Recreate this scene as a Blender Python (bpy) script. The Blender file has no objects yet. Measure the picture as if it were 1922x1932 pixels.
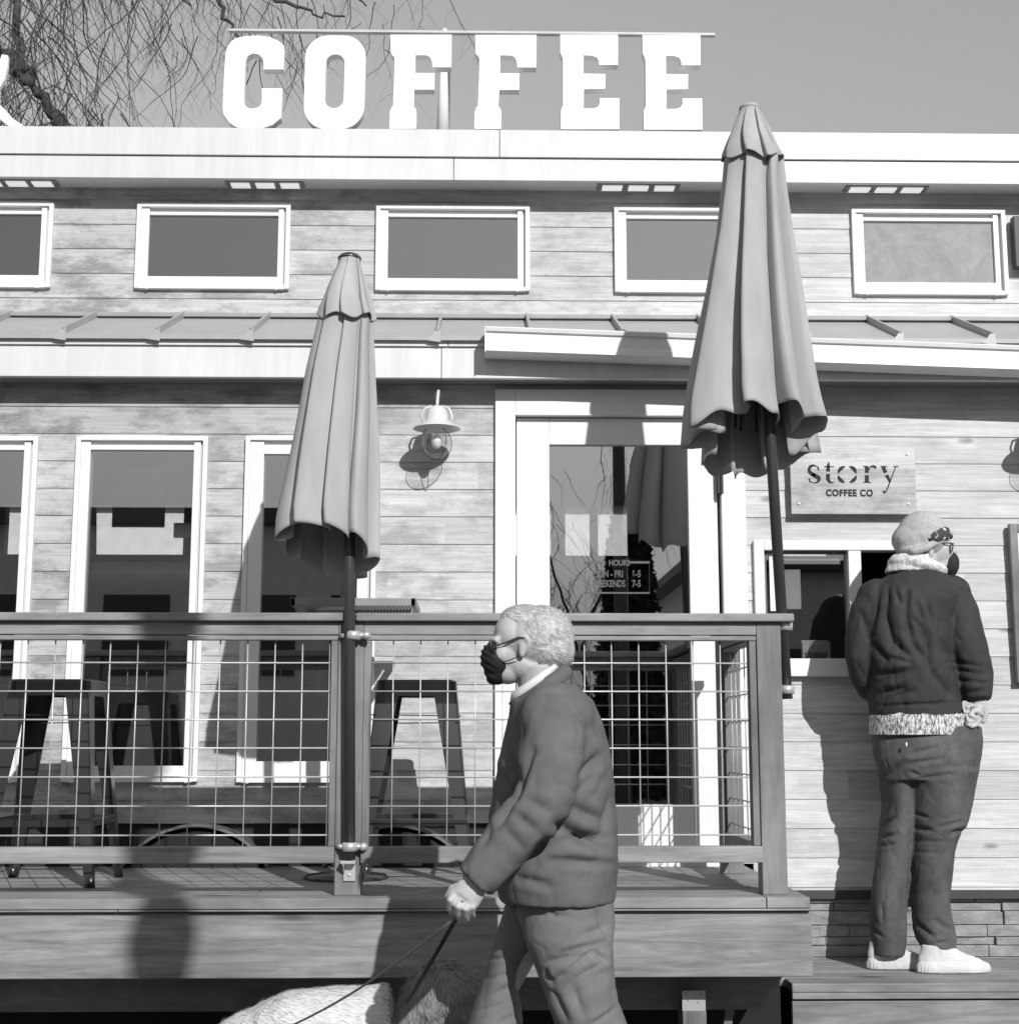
import bpy, bmesh, math, random
from mathutils import Vector, Matrix, Euler, noise
random.seed(7)
sc = bpy.context.scene
COL = sc.collection
# ---------------------------------------------------------------- camera
YAW, PITCH, FU = math.radians(1.1), math.radians(8.80), 2745.0
CAM = Vector((0, 0, 1.4))
ROT = Euler((math.pi/2 + PITCH, 0, -YAW), 'XYZ').to_matrix()
cd = bpy.data.cameras.new('camera'); cam = bpy.data.objects.new('camera', cd); COL.objects.link(cam)
cam.location = CAM; cam.rotation_euler = (math.pi/2 + PITCH, 0, -YAW)
cd.sensor_fit = 'HORIZONTAL'; cd.angle = 2*math.atan(961/FU); cd.clip_end = 2000
sc.camera = cam
# ---------------------------------------------------------------- light
SUN = Vector((-.37, 1, -.61)).normalized()
w = bpy.data.worlds.new("World"); sc.world = w; w.use_nodes = True
nt = w.node_tree; nt.nodes.clear()
sky = nt.nodes.new('ShaderNodeTexSky'); sky.sky_type = 'NISHITA'; sky.sun_disc = False
sky.sun_elevation = math.asin(-SUN.z); sky.sun_rotation = math.atan2(-SUN.x, -SUN.y)
sky.air_density = 3.0; sky.dust_density = 0.25
bg = nt.nodes.new('ShaderNodeBackground'); out = nt.nodes.new('ShaderNodeOutputWorld')
# blue-sensitive black and white film: weigh the sky's channels towards blue
sep = nt.nodes.new('ShaderNodeSeparateColor'); ma = nt.nodes.new('ShaderNodeMath'); ma.operation = 'MULTIPLY_ADD'; ma.inputs[1].default_value = .55
mb_ = nt.nodes.new('ShaderNodeMath'); mb_.operation = 'MULTIPLY'; mb_.inputs[1].default_value = .45
nt.links.new(sky.outputs[0], sep.inputs[0]); nt.links.new(sep.outputs[1], mb_.inputs[0]); nt.links.new(sep.outputs[2], ma.inputs[0]); nt.links.new(mb_.outputs[0], ma.inputs[2]); nt.links.new(ma.outputs[0], bg.inputs[0]); nt.links.new(bg.outputs[0], out.inputs[0])
bg.inputs[1].default_value = 0.11
sl = bpy.data.lights.new('sun', 'SUN'); sl.energy = 4.6; sl.angle = math.radians(.5); sl.color = (1, 1, 1)
so = bpy.data.objects.new('sun', sl); COL.objects.link(so); so.rotation_euler = SUN.to_track_quat('-Z', 'Y').to_euler(); so.location = (0, -5, 10)
sc.view_settings.view_transform = 'Standard'; sc.view_settings.look = 'None'
sc.view_settings.exposure = -0.1; sc.view_settings.gamma = 1
sc.render.engine = 'CYCLES'
sc.cycles.max_bounces = 8; sc.cycles.transparent_max_bounces = 12

# ---------------------------------------------------------------- picture helpers (photo measured on a 1922 x 1932 grid)
def P(u, v, Y):
    d = ROT @ Vector(((u-961)/FU, -(v-966)/FU, -1))
    return CAM + d*((Y-CAM.y)/d.y)
def crop(x0, y0, s):
    return lambda x, y: ((x0+x/s)/1.294, (y0+y/s)/1.294)

# ---------------------------------------------------------------- scene helpers
def wloc(o):
    p = Vector((0, 0, 0))
    while o is not None:
        p += o.location; o = o.parent
    return p
def thing(name, label, cat, loc=(0, 0, 0), group=None, kind=None):
    o = bpy.data.objects.new(name, None); o.empty_display_size = .1; COL.objects.link(o); o.location = loc
    tag(o, label, cat, group, kind); return o
def tag(o, label=None, cat=None, group=None, kind=None):
    if label: o['label'] = label
    if cat: o['category'] = cat
    if group: o['group'] = group
    if kind: o['kind'] = kind
    return o
class MB:
    def __init__(s): s.v = []; s.f = []
    def add(s, vs, fs):
        n = len(s.v); s.v += [Vector(p) for p in vs]; s.f += [tuple(i+n for i in f) for f in fs]; return s
    def box(s, x0, x1, y0, y1, z0, z1):
        if x0 > x1: x0, x1 = x1, x0
        if y0 > y1: y0, y1 = y1, y0
        if z0 > z1: z0, z1 = z1, z0
        return s.add([(x, y, z) for x in (x0, x1) for y in (y0, y1) for z in (z0, z1)],
                     [(0, 1, 3, 2), (4, 6, 7, 5), (0, 4, 5, 1), (2, 3, 7, 6), (0, 2, 6, 4), (1, 5, 7, 3)])
    def beam(s, a, b, w, h, up=(0, 0, 1)):
        a = Vector(a); b = Vector(b); d = (b-a).normalized(); up = Vector(up)
        sx = d.cross(up).normalized()*w/2; sz = sx.normalized().cross(d).normalized()*h/2
        vs = [p+i*sx+j*sz for p in (a, b) for i, j in ((-1, -1), (1, -1), (1, 1), (-1, 1))]
        return s.add(vs, [(0, 3, 2, 1), (4, 5, 6, 7), (0, 1, 5, 4), (1, 2, 6, 5), (2, 3, 7, 6), (3, 0, 4, 7)])
    def tube(s, pts, r, n=10, cap=True, sq=1.0, side=None):
        pts = [Vector(p) for p in pts]; m = len(pts)
        if not hasattr(r, '__len__'): r = [r]*m
        vs = []; prev = None
        for i, p in enumerate(pts):
            t = (pts[min(i+1, m-1)]-pts[max(i-1, 0)])
            t = t.normalized() if t.length > 1e-9 else Vector((0, 0, 1))
            if prev is None:
                a = Vector((0, 1, 0)) if abs(t.y) < .9 else Vector((1, 0, 0))
                if side is not None: a = Vector(side)
            else: a = prev
            a = (a-t*a.dot(t)).normalized(); b = t.cross(a); prev = a
            rr = r[i]
            for k in range(n):
                q = 2*math.pi*k/n
                vs.append(p+a*math.cos(q)*rr*sq+b*math.sin(q)*rr)
        fs = [(i*n+k, i*n+(k+1) % n, (i+1)*n+(k+1) % n, (i+1)*n+k) for i in range(m-1) for k in range(n)]
        if cap: fs += [tuple(range(n))[::-1], tuple((m-1)*n+k for k in range(n))]
        return s.add(vs, fs)
    def loft(s, rings, n=28, cap=True, pw=1.0):
        vs = []
        for cx, cy, cz, rx, ry in rings:
            for k in range(n):
                q = 2*math.pi*k/n; c, d = math.cos(q), math.sin(q)
                if pw != 1: c = math.copysign(abs(c)**pw, c); d = math.copysign(abs(d)**pw, d)
                vs.append((cx+rx*c, cy+ry*d, cz))
        m = len(rings)
        fs = [(i*n+k, (i+1)*n+k, (i+1)*n+(k+1) % n, i*n+(k+1) % n) for i in range(m-1) for k in range(n)]
        if cap: fs += [tuple(range(n)), tuple((m-1)*n+k for k in range(n))[::-1]]
        return s.add(vs, fs)
    def lathe(s, c, prof, n=32, axis=None):
        c = Vector(c); vs = []
        for r, z in prof:
            for k in range(n):
                q = 2*math.pi*k/n; p = Vector((r*math.cos(q), r*math.sin(q), z))
                if axis is not None: p = axis @ p
                vs.append(c+p)
        m = len(prof)
        fs = [(i*n+k, i*n+(k+1) % n, (i+1)*n+(k+1) % n, (i+1)*n+k) for i in range(m-1) for k in range(n)]
        return s.add(vs, fs)
    def ell(s, c, r, n=20, m=12, rot=None):
        c = Vector(c); vs = []; 
        for i in range(1, m):
            t = math.pi*i/m
            for k in range(n):
                q = 2*math.pi*k/n
                p = Vector((r[0]*math.sin(t)*math.cos(q), r[1]*math.sin(t)*math.sin(q), r[2]*math.cos(t)))
                vs.append(c+(rot @ p if rot else p))
        for z in (1, -1):
            p = Vector((0, 0, r[2]*z)); vs.append(c+(rot @ p if rot else p))
        a = (m-1)*n
        fs = [(i*n+k, (i+1)*n+k, (i+1)*n+(k+1) % n, i*n+(k+1) % n) for i in range(m-2) for k in range(n)]
        fs += [(a, k, (k+1) % n) for k in range(n)] + [(a+1, (m-2)*n+(k+1) % n, (m-2)*n+k) for k in range(n)]
        return s.add(vs, fs)
    def prism(s, poly, y0, y1, holes=()):
        """poly: list of (x,z); extruded from y0 to y1 with triangulated faces."""
        from mathutils.geometry import tessellate_polygon
        loops = [poly]+list(holes); flat = [q for l in loops for q in l]
        tris = tessellate_polygon([[Vector((a, b, 0)) for a, b in l] for l in loops]); n = len(flat)
        vs = [(a, y0, b) for a, b in flat]+[(a, y1, b) for a, b in flat]
        fs = [tuple(t) for t in tris]+[tuple(i+n for i in t[::-1]) for t in tris]
        o = 0
        for l in loops:
            m = len(l)
            fs += [(o+i, o+(i+1) % m, o+(i+1) % m+n, o+i+n) for i in range(m)]; o += m
        return s.add(vs, fs)
    def mesh(s, name, off=Vector((0, 0, 0)), fix=True):
        me = bpy.data.meshes.new(name); me.from_pydata([v-off for v in s.v], [], s.f)
        if fix:
            bm = bmesh.new(); bm.from_mesh(me); bmesh.ops.recalc_face_normals(bm, faces=bm.faces); bm.to_mesh(me); bm.free()
        me.update(); return me
    def build(s, name, mat, parent=None, bevel=0, smooth=False, fix=True):
        off = wloc(parent) if parent else Vector((0, 0, 0))
        o = bpy.data.objects.new(name, s.mesh(name, off, fix)); COL.objects.link(o); o.parent = parent
        if mat: o.data.materials.append(mat)
        if smooth: o.data.polygons.foreach_set('use_smooth', [True]*len(o.data.polygons))
        if bevel:
            b = o.modifiers.new('bevel', 'BEVEL'); b.width = bevel; b.segments = 2; b.limit_method = 'ANGLE'; b.angle_limit = math.radians(40)
        return o
def fuse(mb, name, mat, parent, voxel, smooth=3, disp=None):
    """union of the closed shapes of mb as one continuous skin, relaxed, then displaced along normals by disp(p, n)."""
    me = mb.mesh(name); t = bpy.data.objects.new('tmp', me); COL.objects.link(t)
    r = t.modifiers.new('r', 'REMESH'); r.mode = 'VOXEL'; r.voxel_size = voxel
    if smooth:
        s = t.modifiers.new('s', 'SMOOTH'); s.factor = .5; s.iterations = smooth
    dg = bpy.context.evaluated_depsgraph_get(); dg.update()
    m2 = bpy.data.meshes.new_from_object(t.evaluated_get(dg)); bpy.data.objects.remove(t)
    off = wloc(parent) if parent else Vector((0, 0, 0))
    ns = [v.normal.copy() for v in m2.vertices]
    for v, n in zip(m2.vertices, ns):
        p = v.co.copy()
        if disp:
            d = disp(p, n)
            p = p+(n*d if not isinstance(d, Vector) else d)
        v.co = p-off
    m2.name = name; o = bpy.data.objects.new(name, m2); COL.objects.link(o); o.parent = parent
    m2.materials.clear(); m2.materials.append(mat)
    m2.polygons.foreach_set('use_smooth', [True]*len(m2.polygons)); m2.update()
    return o
def copy_tree(o, parent=None):
    c = o.copy(); COL.objects.link(c); c.parent = parent
    for ch in list(o.children): copy_tree(ch, c)
    return c
def text(name, s, size, mat, parent, loc, align='LEFT', depth=.001, sx=1.0, bold=0, space=1.0):
    cu = bpy.data.curves.new(name or 'lettering', 'FONT'); cu.body = s; cu.size = size; cu.extrude = depth; cu.align_x = align; cu.offset = bold; cu.space_character = space
    t = bpy.data.objects.new('tmp', cu); COL.objects.link(t)
    dg = bpy.context.evaluated_depsgraph_get(); dg.update()
    me = bpy.data.meshes.new_from_object(t.evaluated_get(dg)); bpy.data.objects.remove(t)
    loc = Vector(loc)
    mb = MB(); mb.v = [Vector((v.co.x*sx, -v.co.z, v.co.y))+loc for v in me.vertices]; mb.f = [tuple(p.vertices) for p in me.polygons]
    return mb.build(name, mat, parent) if name else mb

# ---------------------------------------------------------------- materials (black and white picture: grey values)
class NT:
    def __init__(s, name):
        s.m = bpy.data.materials.new(name); s.m.use_nodes = True; s.t = s.m.node_tree
        s.b = s.t.nodes['Principled BSDF']; s.o = s.t.nodes['Material Output']
    def n(s, typ, **kw):
        x = s.t.nodes.new('ShaderNode'+typ)
        for k, v in kw.items():
            if k in x.inputs: x.inputs[k].default_value = v
            else: setattr(x, k, v)
        return x
    def l(s, a, b): s.t.links.new(a, b)
    def coords(s, scale):
        c = s.n('TexCoord'); m = s.n('Mapping'); m.inputs['Scale'].default_value = scale
        s.l(c.outputs['Object'], m.inputs[0]); return m.outputs[0]
    def noise(s, scale, vec=(1, 1, 1), detail=6, rough=.6, dist=0):
        x = s.n('TexNoise'); x.inputs['Scale'].default_value = scale; x.inputs['Detail'].default_value = detail
        x.inputs['Roughness'].default_value = rough; x.inputs['Distortion'].default_value = dist
        s.l(s.coords(vec), x.inputs['Vector']); return x.outputs['Fac']
    def math(s, op, a, b=None, c=None):
        x = s.n('Math', operation=op)
        for i, q in enumerate((a, b, c)):
            if q is None: continue
            if isinstance(q, (int, float)): x.inputs[i].default_value = q
            else: s.l(q, x.inputs[i])
        return x.outputs[0]
    def rng(s, x, a, b, c, d):
        r = s.n('MapRange'); s.l(x, r.inputs[0])
        for i, q in enumerate((a, b, c, d)): r.inputs[i+1].default_value = q
        return r.outputs[0]
    def bump(s, h, strength=.3, dist=.01):
        b = s.n('Bump'); b.inputs['Strength'].default_value = strength; b.inputs['Distance'].default_value = dist
        s.l(h, b.inputs['Height']); s.l(b.outputs[0], s.b.inputs['Normal'])
    def set(s, rough=.6, spec=.5, metal=0, base=None):
        s.b.inputs['Roughness'].default_value = rough; s.b.inputs['Specular IOR Level'].default_value = spec
        s.b.inputs['Metallic'].default_value = metal
        if base is not None:
            if isinstance(base, (int, float)): s.b.inputs['Base Color'].default_value = (base, base, base, 1)
            else: s.l(base, s.b.inputs['Base Color'])
        return s.m
def plain(name, base, rough=.6, spec=.4, metal=0, var=.12, scale=6, bump=.1, bs=60, vec=(1, 1, 1), bd=.002):
    t = NT(name); f = t.noise(scale, vec, 8, .65)
    g = t.rng(f, .3, .7, base*(1-var), base*(1+var))
    if bump: t.bump(t.noise(bs, vec, 5), bump, bd)
    return t.set(rough, spec, metal, g)
def siding(name, base, pitch, z0, dark=.0, grain='x'):
    """wood boards: grain streaks, knots, each board its own tone, weather-worn patches; patches and overall tone darken towards the left end."""
    t = NT(name); c = t.n('TexCoord'); sp = t.n('SeparateXYZ'); t.l(c.outputs['Object'], sp.inputs[0])
    row = t.math('FLOOR', t.math('DIVIDE', t.math('SUBTRACT', sp.outputs['Z'], z0), pitch))
    wn = t.n('TexWhiteNoise', noise_dimensions='1D'); t.l(row, wn.inputs['W'])
    seg = t.math('FLOOR', t.math('DIVIDE', t.math('ADD', sp.outputs['X'], t.math('MULTIPLY', wn.outputs['Value'], 7)), 2.6))
    wn2 = t.n('TexWhiteNoise', noise_dimensions='2D'); cb = t.n('CombineXYZ'); t.l(row, cb.inputs[0]); t.l(seg, cb.inputs[1]); t.l(cb.outputs[0], wn2.inputs['Vector'])
    cb2 = t.n('CombineXYZ'); t.l(t.math('ADD', t.math('MULTIPLY', sp.outputs['X'], 1.0), t.math('MULTIPLY', wn2.outputs['Value'], 31)), cb2.inputs[0])
    t.l(t.math('MULTIPLY', sp.outputs['Z'], 24), cb2.inputs[2]); t.l(t.math('MULTIPLY', row, .7), cb2.inputs[1])
    g = t.n('TexNoise'); g.inputs['Scale'].default_value = 2.6; g.inputs['Detail'].default_value = 12; g.inputs['Roughness'].default_value = .74; g.inputs['Distortion'].default_value = .8
    t.l(cb2.outputs[0], g.inputs['Vector'])
    cb3 = t.n('CombineXYZ'); t.l(t.math('MULTIPLY', sp.outputs['X'], 1.6), cb3.inputs[0]); t.l(t.math('MULTIPLY', sp.outputs['Z'], 3.4), cb3.inputs[2]); t.l(row, cb3.inputs[1])
    pt = t.n('TexNoise'); pt.inputs['Scale'].default_value = 2.4; pt.inputs['Detail'].default_value = 10; pt.inputs['Roughness'].default_value = .72; t.l(cb3.outputs[0], pt.inputs['Vector'])
    vo = t.n('TexVoronoi'); vo.inputs['Scale'].default_value = 1.0; cb4 = t.n('CombineXYZ')
    t.l(t.math('MULTIPLY', sp.outputs['X'], 2.1), cb4.inputs[0]); t.l(t.math('MULTIPLY', sp.outputs['Z'], 5.0), cb4.inputs[2]); t.l(t.math('MULTIPLY', row, 3.3), cb4.inputs[1]); t.l(cb4.outputs[0], vo.inputs['Vector'])
    knot = t.rng(vo.outputs['Distance'], .03, .10, .40, 1.0)
    halo = t.math('MULTIPLY', t.rng(vo.outputs['Distance'], .12, .3, .16, 0), t.rng(pt.outputs[0], .5, .6, 0, 1))
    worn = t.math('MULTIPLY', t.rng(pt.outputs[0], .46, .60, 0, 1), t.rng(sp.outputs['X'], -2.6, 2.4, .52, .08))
    left = t.rng(sp.outputs['X'], -3.0, 1.6, .72, 1.0)  # whole tone darker towards the left end
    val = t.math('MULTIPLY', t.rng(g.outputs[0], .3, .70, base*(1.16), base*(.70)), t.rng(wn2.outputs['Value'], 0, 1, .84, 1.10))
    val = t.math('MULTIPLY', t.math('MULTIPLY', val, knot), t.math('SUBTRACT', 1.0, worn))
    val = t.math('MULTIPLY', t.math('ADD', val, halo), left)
    t.bump(g.outputs[0], .6, .006)
    return t.set(.62, .25, 0, val)
def plank(name, base, vec=(1, 8, 8), var=.3, scale=3.0, rough=.65, grain=.5, axis='x'):
    t = NT(name); g = t.noise(scale, vec, 9, .7, .7); p = t.noise(1.7, (1, 1.5, 1.5), 4, .6)
    v = t.math('MULTIPLY', t.rng(g, .3, .7, base*(1+var), base*(1-var)), t.rng(p, .35, .65, .72, 1.25))
    vo = t.n('TexVoronoi'); vo.inputs['Scale'].default_value = 1.0; k = 2.3
    t.l(t.coords((vec[0]*1.9, vec[1]*.65, vec[2]*.65)), vo.inputs['Vector'])
    v = t.math('MULTIPLY', v, t.rng(vo.outputs['Distance'], .04, .17, .40, 1))
    t.bump(g, grain, .003)
    return t.set(rough, .3, 0, v)
D, D2, YR = 6.5, 6.88, 5.30          # lower wall, set-back upper wall, railing
WHITE = plain('white_paint', .80, .45, .4, var=.03, bump=.05)
WHITE2 = plain('off_white_metal', .72, .4, .4, var=.04, bump=.05)
GLASSM = bpy.data.materials.new('window_glass'); GLASSM.use_nodes = True
_t = GLASSM.node_tree; _t.nodes.clear(); _o = _t.nodes.new('ShaderNodeOutputMaterial'); _m = _t.nodes.new('ShaderNodeMixShader')
_a = _t.nodes.new('ShaderNodeBsdfTransparent'); _g = _t.nodes.new('ShaderNodeBsdfGlossy'); _a.inputs[0].default_value = (.55, .55, .55, 1); _g.inputs[0].default_value = (.9, .9, .9, 1); _g.inputs['Roughness'].default_value = .004
_m.inputs[0].default_value = .37; _t.links.new(_a.outputs[0], _m.inputs[1]); _t.links.new(_g.outputs[0], _m.inputs[2]); _t.links.new(_m.outputs[0], _o.inputs[0])
def clear_glass(name, fac, tint=.9):
    m = GLASSM.copy(); m.name = name
    for n in m.node_tree.nodes:
        if n.type == 'MIX_SHADER': n.inputs[0].default_value = fac
        if n.type == 'BSDF_TRANSPARENT': n.inputs[0].default_value = (tint, tint, tint, 1)
    return m
# ground and the street in front
asph = plain('asphalt', .07, .85, .3, var=.25, scale=2.5, bump=.6, bs=120, bd=.006)
conc = plain('concrete', .11, .8, .3, var=.18, scale=1.5, bump=.4, bs=50, bd=.004)
g = MB().add([(-150, -150, -.01), (150, -150, -.01), (150, 250, -.01), (-150, 250, -.01)], [(0, 1, 2, 3)]).build('ground', plain('dry_ground', .16, .9, .2, var=.3, scale=.4, bump=.6, bs=8, bd=.02)); tag(g, kind='structure')
g = MB().box(-60, 60, -13, -3.2, -.12, 0.004).build('road', asph); tag(g, kind='structure')
g = MB(); x = -30
while x < 30: g.box(x, x+1.49, -3.2, 4.9, -.05, .13 if False else .02); x += 1.5
g = g.build('pavement', conc, bevel=.006); tag(g, kind='structure')

Z = lambda v, Y, u=961: P(u, v, Y).z
X = lambda u, Y, v: P(u, v, Y).x
bld = thing('coffee_shop', 'low wood-sided coffee trailer building with white-framed windows and a metal roof', 'building', (0, D, 0))
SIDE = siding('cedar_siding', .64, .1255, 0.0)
pitch = .1255
def opening(u0, v0, u1, v1, Y):
    vm = v0
    return (X(u0, Y, v0), X(u1, Y, v0), Z(v1, Y, (u0+u1)/2), Z(v0, Y, (u0+u1)/2))
low_op = [opening(-170, 825, 75, 1475, D), opening(148, 825, 394, 1475, D), opening(466, 825, 712, 1476, D)]
door_op = opening(934, 737, 1399, 1640, D)
pass_op = opening(1419, 1021, 1778, 1277, D)
up_op = [opening(a, b, a+287, b+160, D2) for a, b in ((-632, 379), (-183, 384), (262, 387), (711, 390.5), (1158, 394), (1604, 398), (2050, 401))]
def laps(mb, x0, x1, z0, z1, Y, ops, z_off=0.0, back=.03):
    r = math.floor((z0-z_off)/pitch)
    while r*pitch+z_off < z1:
        a, b = r*pitch+z_off, (r+1)*pitch+z_off; r += 1
        a_, b_ = max(a, z0), min(b, z1)
        if b_-a_ < .002: continue
        br = sorted({a_, b_} | {q for o in ops for q in (o[2], o[3]) if a_ < q < b_})
        for p, q in zip(br, br[1:]):
            m = (p+q)/2; xs = [x0]
            for o in sorted(ops):
                if o[2] < m < o[3]: xs += [o[0], o[1]]
            xs.append(x1)
            yf = lambda z: Y-.006+.005*min(1, max(0, (z-a-.006)/(b-a)))
            for xa, xb in zip(xs[::2], xs[1::2]):
                if xb-xa < .003: continue
                vs = [(xx, yy, zz) for xx in (xa, xb) for yy, zz in ((yf(p), p), (Y+back, p), (Y+back, q), (yf(q), q))]
                mb.add(vs, [(0, 1, 2, 3), (7, 6, 5, 4), (0, 4, 5, 1), (1, 5, 6, 2), (2, 6, 7, 3), (3, 7, 4, 0)])
    return mb
zl_top = Z(700, D)
xdoor0, xdoor1 = door_op[0], door_op[1]
zskirt = Z(1553, D)
zr_bot = Z(1681, D)
LW = MB(); laps(LW, -5.0, xdoor0+.001, zskirt, zl_top, D, low_op+[(xdoor0, 9, -9, 9)] if False else low_op)
laps(LW, xdoor0, xdoor1, door_op[3], zl_top, D, [])
laps(LW, xdoor1, 5.2, zr_bot, zl_top, D, [pass_op])
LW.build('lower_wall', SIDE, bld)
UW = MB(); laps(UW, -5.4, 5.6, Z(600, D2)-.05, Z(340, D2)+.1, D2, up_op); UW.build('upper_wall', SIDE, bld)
# windows: part window (frame) > pane
ALMOST = plain('vinyl_frame', .76, .35, .4, var=.015, bump=.02)
def window(op, Y, fr, pane_mat, out=.03, sash=.0, name='window', tracks=True):
    x0, x1, z0, z1 = op
    f = MB()
    t = .020   # outer flange
    f.box(x0-.002, x0+t, Y-out, Y+.05, z0, z1).box(x1-t, x1+.002, Y-out, Y+.05, z0, z1)
    f.box(x0+t, x1-t, Y-out, Y+.05, z1-t, z1+.002).box(x0+t, x1-t, Y-out, Y+.05, z0-.002, z0+t)
    a = fr; yo = Y-out+.012
    f.box(x0+t, x0+a, yo, Y+.045, z0+t, z1-t).box(x1-a, x1-t-.012, yo, Y+.045, z0+t, z1-t)
    f.box(x1-t-.012, x1-t, yo+.014, Y+.045, z0+t, z1-t)
    f.box(x0+a, x1-a, yo, Y+.045, z0+t, z0+a*1.1).box(x0+a, x1-a, yo, Y+.045, z1-a, z1-t-.022)
    f.box(x0+a, x1-a, yo+.016, Y+.045, z1-t-.022, z1-t)
    for s in (.08, .92):
        f.box(x0+(x1-x0)*s-.006, x0+(x1-x0)*s+.006, Y-out-.003, Y-out+.01, z0-.006, z0+.004)
    w_ = f.build(name, ALMOST, bld, bevel=.0025)
    p = MB().box(x0+a-.004, x1-a+.004, Y-.002, Y+.004, z0+a-.004, z1-a+.004).build('pane', pane_mat, w_)
    return w_
DUST = NT('dusty_glass'); _d = DUST.noise(7, (1, 1, 1), 7, .75, .6); DUST.set(.9, .1, 0, .6)
_g2 = DUST.n('BsdfGlossy'); _g2.inputs['Roughness'].default_value = .02; _tr = DUST.n('BsdfTransparent'); _tr.inputs[0].default_value = (.4, .4, .4, 1)
_m1 = DUST.n('MixShader'); _m1.inputs[0].default_value = .40; DUST.l(_tr.outputs[0], _m1.inputs[1]); DUST.l(_g2.outputs[0], _m1.inputs[2])
_m2 = DUST.n('MixShader'); DUST.l(DUST.rng(_d, .38, .68, .20, .46), _m2.inputs[0]); DUST.l(_m1.outputs[0], _m2.inputs[1]); DUST.l(DUST.b.outputs[0], _m2.inputs[2]); DUST.l(_m2.outputs[0], DUST.o.inputs[0])
for i, o in enumerate(up_op): window(o, D2, .058, [clear_glass('graded_glass', f_, .4) for f_ in (.22, .22, .26, .33, .40)][i] if i < 5 else DUST.m)  # reflections made brighter to the right: reflectivity stepped pane by pane
GL2 = clear_glass('window_glass_low', .28, .95)
window(low_op[0], D, .062, GL2); window(low_op[1], D, .062, GL2); window(low_op[2], D, .082, GL2)
# upper eave
x0, x1 = -5.6, 5.8
ef = D2-.165
zt, zg, zb = Z(246.5, ef), Z(299, ef), Z(340, ef)
FAS = NT('fascia_metal'); _a1 = FAS.noise(5, (3.5, 1, .35), 7, .7, .3); _a2 = FAS.noise(1.2, (1, 1, 1), 4); _a3 = FAS.noise(60, (1, 1, .15), 2)
FAS.bump(_a2, .25, .01); FAS.set(.45, .45, 0, FAS.math('MULTIPLY', FAS.rng(_a1, .40, .62, .68, .62), FAS.math('MULTIPLY', FAS.rng(_a2, .3, .7, .93, 1.05), FAS.rng(_a3, .25, .35, .93, 1)))); FAS = FAS.m
m = MB().box(x0, .03+X(930, ef, 280), ef-.012, ef+.02, zg+.004, zt).box(.033+X(930, ef, 280), x1, ef-.012, ef+.02, zg+.004, zt)
m.box(x0, X(855, ef, 320), ef, ef+.03, zb, zg).box(X(855, ef, 320)+.003, x1, ef, ef+.03, zb, zg)
m.build('fascia', FAS, bld, bevel=.002)
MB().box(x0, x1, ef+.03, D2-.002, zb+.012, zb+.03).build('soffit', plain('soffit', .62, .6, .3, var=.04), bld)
MB().box(x0, x1, ef+.02, D2+5.6, zt-.03, zt-.006).build('roof', plain('roof_membrane', .5, .6), bld)
# soffit panels, three bright insets each, their brightness added as emission
EM = NT('glow_panel'); EM.set(.4, .3, 0, .8); EM.b.inputs['Emission Color'].default_value = (1, 1, 1, 1); EM.b.inputs['Emission Strength'].default_value = .55
DK = plain('dark_trim', .05, .5)
zs = zb+.012
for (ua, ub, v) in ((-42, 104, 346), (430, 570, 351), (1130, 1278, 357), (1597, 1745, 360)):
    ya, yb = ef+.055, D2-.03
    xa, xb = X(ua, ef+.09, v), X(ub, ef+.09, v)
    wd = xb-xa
    fr = MB().box(xa-.01, xb+.01, ya, yb, zs-.006, zs-.001).build('soffit_panel', plain('panel_frame', .22, .5), bld)
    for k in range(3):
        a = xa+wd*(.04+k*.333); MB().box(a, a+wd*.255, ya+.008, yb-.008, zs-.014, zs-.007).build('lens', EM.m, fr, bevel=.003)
# lower roof: standing-seam metal
yl, zl = 6.312, Z(634, 6.312); zu = Z(600, D2-.02)
RM = plain('roof_metal', .36, .45, .5, metal=.0, var=.08, bump=.08)
r = MB().add([(x, y, z+dz) for dz in (0, -.02) for x, y, z in ((-5.4, yl, zl), (5.6, yl, zl), (5.6, D2, zu), (-5.4, D2, zu))],
             [(0, 1, 2, 3), (7, 6, 5, 4), (0, 4, 5, 1), (1, 5, 6, 2), (2, 6, 7, 3), (3, 7, 4, 0)])
xs0 = X(118.6, yl, 630); sp = (X(1699, yl, 640)-xs0)/9.0
for k in range(-8, 22):
    x = xs0+k*sp
    if -5.3 < x < 5.5:
        s = (zu-zl)/(D2-yl)
        r.beam((x, yl+.002, zl+.014), (x, D2-.01, zu+.012), .012, .034)
        r.add([(x-.045, yl-.004, zl-.022), (x+.015, yl-.004, zl-.030), (x+.012, yl-.001, zl+.03), (x-.004, yl-.001, zl+.03)], [(0, 1, 2, 3)])
r.build('roof', RM, bld)
MB().box(-5.4, 5.6, D2-.05, D2-.014, Z(600, D2-.05), Z(592, D2-.05)).build('flashing', plain('flashing', .3, .45), bld, bevel=.003)
# lower fascia
lf = 6.345
za, zc, zd_ = Z(642, lf), Z(655, lf), Z(713.5, lf)
m = MB().box(-5.4, X(845, lf, 648), lf-.012, lf+.03, zc, za).box(X(845, lf, 648)+.003, 5.6, lf-.012, lf+.03, zc, za)
m.box(-5.4, X(832, lf, 690), lf, lf+.03, zd_, zc-.001).box(X(832, lf, 690)+.003, 5.6, lf, lf+.03, zd_, zc-.001)
m.build('fascia', FAS, bld, bevel=.002)
MB().box(-5.4, 5.6, lf+.03, D-.002, zd_+.004, zd_+.02).build('soffit', plain('soffit_low', .2, .6), bld)
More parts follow.
